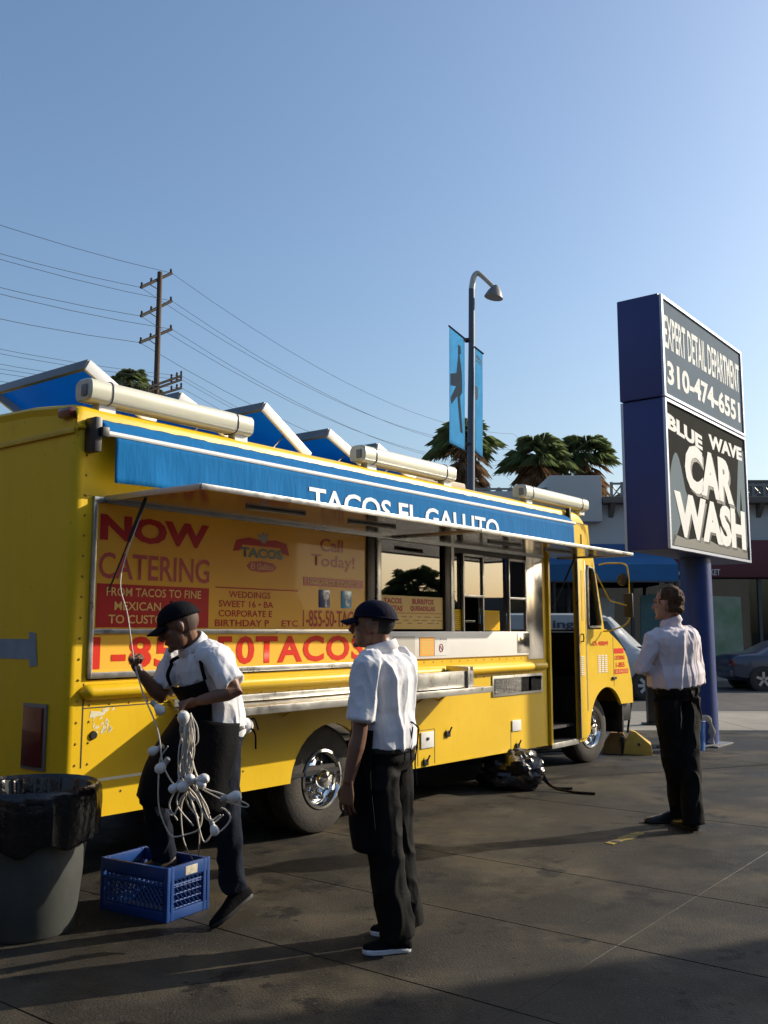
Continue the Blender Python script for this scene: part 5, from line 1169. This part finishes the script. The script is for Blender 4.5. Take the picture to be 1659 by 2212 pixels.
o = obj('bib', MB().loft(bib, False, False).mesh('bib', BLACKC, 70), ap); o.modifiers.new('s','SOLIDIFY').thickness = 0.004
tr = torso_rings(J_, lambda t: 0.060 if t < 0.9 else 0.045, 0.7, 1.0, 9, (-30,55))
for k in (0, 8):
    pts = [g[k] for g in tr]
    MB().tube(bez(pts+[J_['neck']+Vector((0.05,0.02,0.03))],5),0.010,6,flat=0.4).build('apron_strap', BLACKC, ap)
kn = at(528,1568,5.30)-b_
MB().ell(kn,(0.05,0.05,0.045)).build('shirt_tail', SHIRTW, p1)
for pts in ([(0,0,0),(0.06,-0.03,-0.03),(0.07,-0.04,-0.12)],[(0,0,0),(0.05,0.0,0.04),(0.08,-0.02,-0.02)]):
    MB().tube(bez([kn+Vector(p) for p in pts],6),0.006,5,flat=0.5).build('apron_string', BLACKC, ap)

# --- man at the right, seen from behind
b3 = Vector((2.26,7.5,0))
J3 = dict(pelvis=at(1462,1488,7.50), neck=at(1452,1352,7.46), shL=at(1410,1383,7.36), shR=at(1494,1378,7.60), elL=at(1389,1442,7.34), wrL=at(1416,1450,7.58), elR=at(1508,1455,7.64), wrR=at(1468,1458,7.82),
  hipL=at(1441,1518,7.43), hipR=at(1484,1515,7.57), knL=at(1455,1640,7.50), knR=at(1488,1640,7.46), anL=at(1470,1748,7.66), anR=at(1499,1772,7.42))
M3 = frame((-0.76,0.65,-0.02),(0.08,0,1)); M3.translation = at(1443,1302,7.44)
p3, J_, Mh_, b_ = person('man in pale long-sleeved shirt and black trousers seen from behind by the sign', b3, J3, M3, SKIN_L, SHIRTP, 'long', TROU, (0.102,0.086,0.080,0.084),
  {'L': ((0.4,0.6,0.0),(0.3,-0.8,0.2),(0,0,1),(25,25,20)), 'R': ((-0.7,0.3,0.0),(0.3,-0.8,0.2),(0,0,1),(25,25,20))}, 1.08, 0.030, 0.035, seed=8.0, wid=1.12, dep=1.15)
face_bits(p3, Mh_, HAIRB)
hr = MB().ell((-0.022,0,0.028),(0.108,0.090,0.108),Mh_,28,20); hr.ell((-0.055,0,-0.045),(0.068,0.078,0.065),Mh_,20,14)
q = MB(); q.v = [v for v in hr.v]; q.f = hr.f
me = remesh(q, 0.006, 2, lambda p: 0.010*noise.noise(p*28)+0.006*noise.noise(p*70))
bm = bmesh.new(); bm.from_mesh(me); Mi = Mh_.inverted()
kill = [v for v in bm.verts if (lambda L: (L.x > 0.045 and L.z < 0.075) or (L.x > 0.01 and L.z < -0.02) or (L.z < -0.085) or (-0.03 < L.x < 0.03 and L.z < 0.012 and abs(L.y) > 0.06))(Mi @ v.co)]
bmesh.ops.delete(bm, geom=kill, context='VERTS'); bm.to_mesh(me); bm.free()
mesh_obj('hair', me, HAIRB, p3)
for hl, tl in (((1474,1765,7.72),(1424,1770,7.72)),((1506,1790,7.40),(1476,1783,7.56))):
    h_, t_ = at(*hl)-b_, at(*tl)-b_; h_.z = t_.z = 0.0; d_ = (t_-h_).normalized(); t_ = h_+d_*0.30
    shoe(p3, h_, t_, (0,0,1), mat('black_leather',(0.006,0.006,0.006),0.3), RUBK, 1.05)

# ------------------------------------------------------------------ string lights in the left man's hands
CORDM = mat('cord_offwhite',(0.55,0.50,0.42),0.6); BULB = mat('bulb_white',(0.72,0.70,0.66),0.3,coat=0.4); SOCK = mat('socket_grey',(0.35,0.34,0.32),0.5)
LB = at(408,1530,4.86)
SLT = empty('string_lights', LB, 0, 'tangle of white string lights hanging from the left man\'s hand', 'string lights')
def c_(*q): return at(*q)-LB
CR = [ [(290,1432,5.06),(276,1330,5.15),(262,1240,5.25)],
 [(292,1440,5.06),(310,1500,5.0),(335,1560,4.92),(345,1600,4.88),(352,1650,4.86),(372,1690,4.85),(395,1705,4.85)],
 [(404,1545,4.84),(398,1590,4.82),(404,1640,4.82),(410,1690,4.82),(392,1740,4.83),(394,1800,4.84),(402,1830,4.88),(416,1856,5.0)],
 [(410,1545,4.83),(414,1600,4.81),(409,1650,4.81),(402,1700,4.82),(420,1745,4.82),(430,1790,4.83),(429,1850,5.02)],
 [(398,1545,4.84),(390,1580,4.83),(396,1620,4.82),(388,1660,4.82),(398,1690,4.82),(424,1720,4.82),(436,1755,4.83),(430,1790,4.84),(400,1803,4.85),(372,1806,4.86),(355,1780,4.86),(343,1740,4.86),(342,1690,4.86),(346,1640,4.87),(363,1612,4.86)],
 [(412,1540,4.82),(420,1580,4.80),(415,1620,4.80),(420,1660,4.81),(440,1700,4.80),(470,1712,4.79),(500,1722,4.78),(535,1738,4.80),(528,1743,4.80),(490,1732,4.80),(450,1712,4.80),(425,1698,4.81)],
 [(406,1545,4.83),(412,1590,4.82),(404,1630,4.81),(412,1670,4.81),(430,1712,4.80),(448,1745,4.80),(458,1785,4.80),(472,1797,4.80),(490,1782,4.80),(498,1765,4.80),(488,1750,4.81),(478,1745,4.82)],
 [(414,1545,4.82),(426,1570,4.81),(428,1600,4.81),(420,1612,4.82)],
 [(396,1550,4.83),(402,1600,4.80),(396,1650,4.80),(404,1700,4.80),(420,1730,4.80)], [(408,1548,4.81),(404,1600,4.80),(416,1650,4.79),(408,1690,4.80)] ]
random.seed(12)
for i in range(4):
    x0, y0 = 404+random.uniform(-6,8), 1690+random.uniform(-15,15); rx, ry = random.uniform(22,75)*random.choice((1,1,-0.8)), random.uniform(50,120)
    CR.append([(404+random.uniform(-8,8),1600,4.81),(x0,y0,4.80),(x0+rx*0.4,y0+ry*0.5,4.80),(x0+rx*0.8,y0+ry,4.81),(x0+rx*1.25,y0+ry*0.85,4.81)])
for i in range(9):
    x = 404+random.uniform(-8,10); q = [(x,1545,4.83)]
    for y in (1590,1630,1670,1700): x += random.uniform(-9,9); q.append((x,y+random.uniform(-10,10),4.80+random.uniform(-0.02,0.02)))
    if i % 2: q += [(x+random.uniform(-30,40),1735+random.uniform(-10,20),4.81),(x+random.uniform(-20,50),1760+random.uniform(-10,30),4.82)]
    CR.append(q)
for i, q in enumerate(CR): MB().tube(bez([c_(*p) for p in q]+([tw(0.36,0.20,2.275)-LB] if i == 0 else []),7),0.0030 if i == 0 else 0.0040,6).build('cord', CORDM, SLT)
def bulb(x, y, Y, d, s=1.0):
    p = c_(x,y,Y); M = Matrix.Translation(p) @ Vector(d).to_track_quat('Z','Y').to_matrix().to_4x4() @ Matrix.Scale(s*0.78,4)
    b = MB().lathe([(0,0.055),(0.020,0.050),(0.031,0.036),(0.035,0.018),(0.030,-0.002),(0.018,-0.024),(0.015,-0.034)],14,M).build('bulb', BULB, SLT)
    MB().lathe([(0.017,-0.030),(0.019,-0.032),(0.019,-0.062),(0.012,-0.070),(0,-0.071)],12,M).build('socket', SOCK, b)
bulb(378,1700,4.80,(-0.7,-0.2,-0.6),0.85); bulb(462,1790,4.79,(0.4,-0.2,-0.9),0.85)
bulb(396,1556,4.80,(0.1,-0.3,1),1.15); bulb(342,1530,4.93,(0.7,-0.3,-0.6)); bulb(400,1696,4.79,(-0.8,-0.2,-0.5)); bulb(414,1686,4.79,(-0.3,-0.5,0.6),0.9)
bulb(434,1684,4.78,(0.9,-0.2,0.2)); bulb(502,1722,4.77,(1,-0.1,0.15),1.1); bulb(350,1655,4.87,(-0.6,0,-0.7)); bulb(335,1620,4.9,(-0.8,0,-0.4),0.9); bulb(432,1692,4.775,(0.8,-0.3,-0.4),0.8)

# ------------------------------------------------------------------ crate
CRB = mat('crate_blue',(0.006,0.05,0.22),0.4,var=0.2,vscale=12)
lx = Vector((-0.85,0.53,0)); ly = Vector((0.53,0.85,0))
crc = Vector((-1.254,5.385,0))
CT = empty('milk_crate', crc, math.atan2(lx.y,lx.x), 'blue plastic milk crate under the left man\'s foot', 'crate')
a, b_c, h = 0.24, 0.15, 0.27       # local x along lx, local -y points towards the viewer's right side
def lattice(mb, p0, du, dv, nu, nv, t, nrm):
    for i in range(nu+1): s_ = p0+du*(i/nu); mb.tube([s_, s_+dv], t, 4)
    for i in range(nv+1): s_ = p0+dv*(i/nv); mb.tube([s_, s_+du], t, 4)
    for i in range(nu):
        for k in range(nv):
            o_ = p0+du*(i/nu)+dv*(k/nv); mb.tube([o_, o_+du/nu+dv/nv], t*0.9, 4)
for sgn, nm in ((1,'long'),(-1,'long')):
    y = b_c*sgn; m = MB(); lattice(m, Vector((-a+0.03,y,0.055)), Vector((2*a-0.06,0,0)), Vector((0,0,0.145)), 13, 4, 0.005, None); m.build('side_lattice', CRB, CT)
    MB().rbox((-a,y-0.010,h-0.065),(a,y+0.010,h),0.004).build('top_band', CRB, CT); MB().rbox((-a,y-0.009,0.0),(a,y+0.009,0.05),0.004).build('bottom_band', CRB, CT)
for sgn in (1,-1):
    x = a*sgn; m = MB(); lattice(m, Vector((x,-b_c+0.03,0.055)), Vector((0,2*b_c-0.06,0)), Vector((0,0,0.145)), 8, 4, 0.005, None); m.build('side_lattice', CRB, CT)
    MB().rbox((x-0.011,-b_c,h-0.066),(x+0.011,b_c,h+0.001),0.004).build('top_band', CRB, CT); MB().rbox((x-0.010,-b_c,0.001),(x+0.010,b_c,0.049),0.004).build('bottom_band', CRB, CT)
    for y in (-b_c,b_c): 
        for o_ in (0,0.028): MB().rbox((x-0.012,y-math.copysign(o_,y)-0.011,0.0),(x+0.012,y-math.copysign(o_,y)+0.011,h+0.003),0.004).build('corner_post', CRB, CT)
m = MB(); lattice(m, Vector((-a,-b_c,0.175)), Vector((2*a,0,0)), Vector((0,2*b_c,0)), 12, 7, 0.007, None); m.build('floor_grid', CRB, CT)
tg = MB().rbox((-a-0.0135,-0.06,h-0.058),(-a-0.011,0.03,h-0.012),0.001).build('paper_tag', mat('tag_white',(0.6,0.55,0.42),0.7,var=0.4,vscale=40), CT)

# ------------------------------------------------------------------ bin
TB = empty('trash_bin', (-1.83,5.02,0), 0, 'grey plastic trash can with black liner at the left edge', 'trash can')
BINM = mat('bin_grey',(0.08,0.085,0.078),0.55,var=0.25,vscale=6,bump=0.1,bscale=10)
MB().lathe([(0,0.004),(0.235,0.0),(0.248,0.015),(0.29,0.40),(0.318,0.66),(0.335,0.665),(0.335,0.70),(0.315,0.70),(0.305,0.65),(0.28,0.4),(0.235,0.02),(0,0.02)],48).build('can', BINM, TB)
def liner(s, t):
    a = 2*math.pi*s
    pr = [(0.27,0.42),(0.30,0.58),(0.322,0.70),(0.338,0.722),(0.352,0.705),(0.358,0.62),(0.352,0.50),(0.345,0.45)]
    x = t*(len(pr)-1); i = min(len(pr)-2,int(x)); f = x-i; r = pr[i][0]+(pr[i+1][0]-pr[i][0])*f; z = pr[i][1]+(pr[i+1][1]-pr[i][1])*f
    cs_ = Vector((math.cos(a),math.sin(a),0)); n1 = noise.noise(cs_*5+Vector((0,0,t*1.5))); n2 = noise.noise(cs_*14+Vector((0,0,t*1.2)))
    k = (0.25 if 0.3 < t < 0.6 else 1.0); r += (0.014*n1+0.012*abs(n2))*k if t > 0.45 else -(0.02*abs(n1)+0.02*abs(n2))*k
    if t > 0.7: z += 0.05*noise.noise(cs_*2.2)*(t-0.7)/0.3
    return Vector((cs_.x*r, cs_.y*r, z))
sheet(liner, 160, 40, 0.0015, 'liner_bag', BAG, TB, 40)

# ------------------------------------------------------------------ unseen blocks added behind and left of the camera to cut sky fill
DB = mat('blocker_dark',(0.10,0.07,0.055),0.9,var=0.3,vscale=1.0)
B1 = empty('added_sky_blocker', (0,-13,0), 0, 'dark block added behind the viewer to hold back sky light', 'building')
MB().box((-34,-9,0),(10,0,7.5)).build('wall', DB, B1); MB().rbox((-34.2,-9,7.5),(10.2,0.15,7.8),0.03).build('parapet', CORN, B1)
B2 = empty('added_sky_blocker', (-15,0,0), 0, 'dark block added left of the viewer, outside the picture, to hold back sky light', 'building')
MB().box((-9,-10,0),(0,22,7.0)).build('wall', DB, B2); MB().rbox((-9,-10,7.0),(0.15,22,7.3),0.03).build('parapet', CORN, B2)

# low blocks added outside the picture for the truck windows' reflections, beside two palms
B3 = empty('added_reflection_blocks', (0,0,0), 0, 'row of low blocks added far right of the picture for the window reflections', 'building')
def polar(az, r): return Vector((r*math.sin(R(az)), r*math.cos(R(az)), 0))
for i, (a0, a1, r0, h_) in enumerate(((44,57,42,6.6),(57,60.5,44,3.2),(60.5,66,44,3.0),(66,78,46,2.6),(78,90,44,3.1),(90,105,44,4.5))):
    q = [polar(a0,r0), polar(a1,r0), polar(a1,r0+8), polar(a0+0.0,r0+8)]
    MB().prism([(p.x,p.y) for p in q],'z',-0.1,h_).build('reflection_block', [DB, WALLM, CORN][i % 3], B3)
for az, r0, hh, lab in ((62.5,40,3.6,'palm tree far right of the picture, before the added low blocks'),(79.5,41,4.8,'second palm tree far right of the picture')):
    p = polar(az, r0); t = empty('palm_tree', p, 1.0, lab, 'palm tree'); o1 = obj('trunk', tm, t); o1.location.z = hh; o1.scale = (1,1,(hh+0.3)/11)
    for nm, me in zip(('crown','dead_skirt'), pm[0]): o = obj(nm, me, t); o.location.z = hh

# ------------------------------------------------------------------ tidy: loose pieces become parts of their own
STUFF = ('rivets','panel_seams','lug_nuts','hand_holes','louvre','nose_louvre','small_print','sticker_remnant','side_lattice','floor_grid','crown','dead_skirt','tray_goods','prohibition_ring','tube_light')
def split_loose(o):
    me = o.data; n = len(me.vertices); par = list(range(n))
    def fd(x):
        while par[x] != x: par[x] = par[par[x]]; x = par[x]
        return x
    for e in me.edges:
        p, q = fd(e.vertices[0]), fd(e.vertices[1])
        if p != q: par[p] = q
    comp = {}
    for i in range(n): comp.setdefault(fd(i), []).append(i)
    if len(comp) < 2: return
    fl = {}
    for p in me.polygons: fl.setdefault(fd(p.vertices[0]), []).append(tuple(p.vertices))
    sm = me.polygons[0].use_smooth; kids = []
    for r, vs in comp.items():
        ix = {v: k for k, v in enumerate(vs)}; m2 = bpy.data.meshes.new(o.name.split('.')[0])
        m2.from_pydata([tuple(me.vertices[v].co) for v in vs], [], [tuple(ix[v] for v in f) for f in fl.get(r, [])])
        if sm: m2.polygons.foreach_set('use_smooth', [True]*len(m2.polygons)); m2.set_sharp_from_angle(angle=R(35))
        for mm in me.materials: m2.materials.append(mm)
        kids.append(m2)
    o.data = kids[0]
    for m2 in kids[1:]:
        q = bpy.data.objects.new(o.name.split('.')[0], m2); COL.objects.link(q); q.parent = o.parent; q.matrix_local = o.matrix_local.copy()
for o in list(bpy.data.objects):
    nm = o.name.split('.')[0]
    if o.type != 'MESH': continue
    if nm in STUFF: o['kind'] = 'stuff'
    elif nm in ('wheel_well','side_rim','end_rim','curb','mudguard','opening_frame','sliding_window','chassis','interior_shell','kitchen_hood','left_wall','counter_tray','counter_shelf','dashboard','driver_seat','steering_wheel','shop_window','decal','bracket','blue_tape') and o.parent is not None and not o.children and not o.modifiers: split_loose(o)
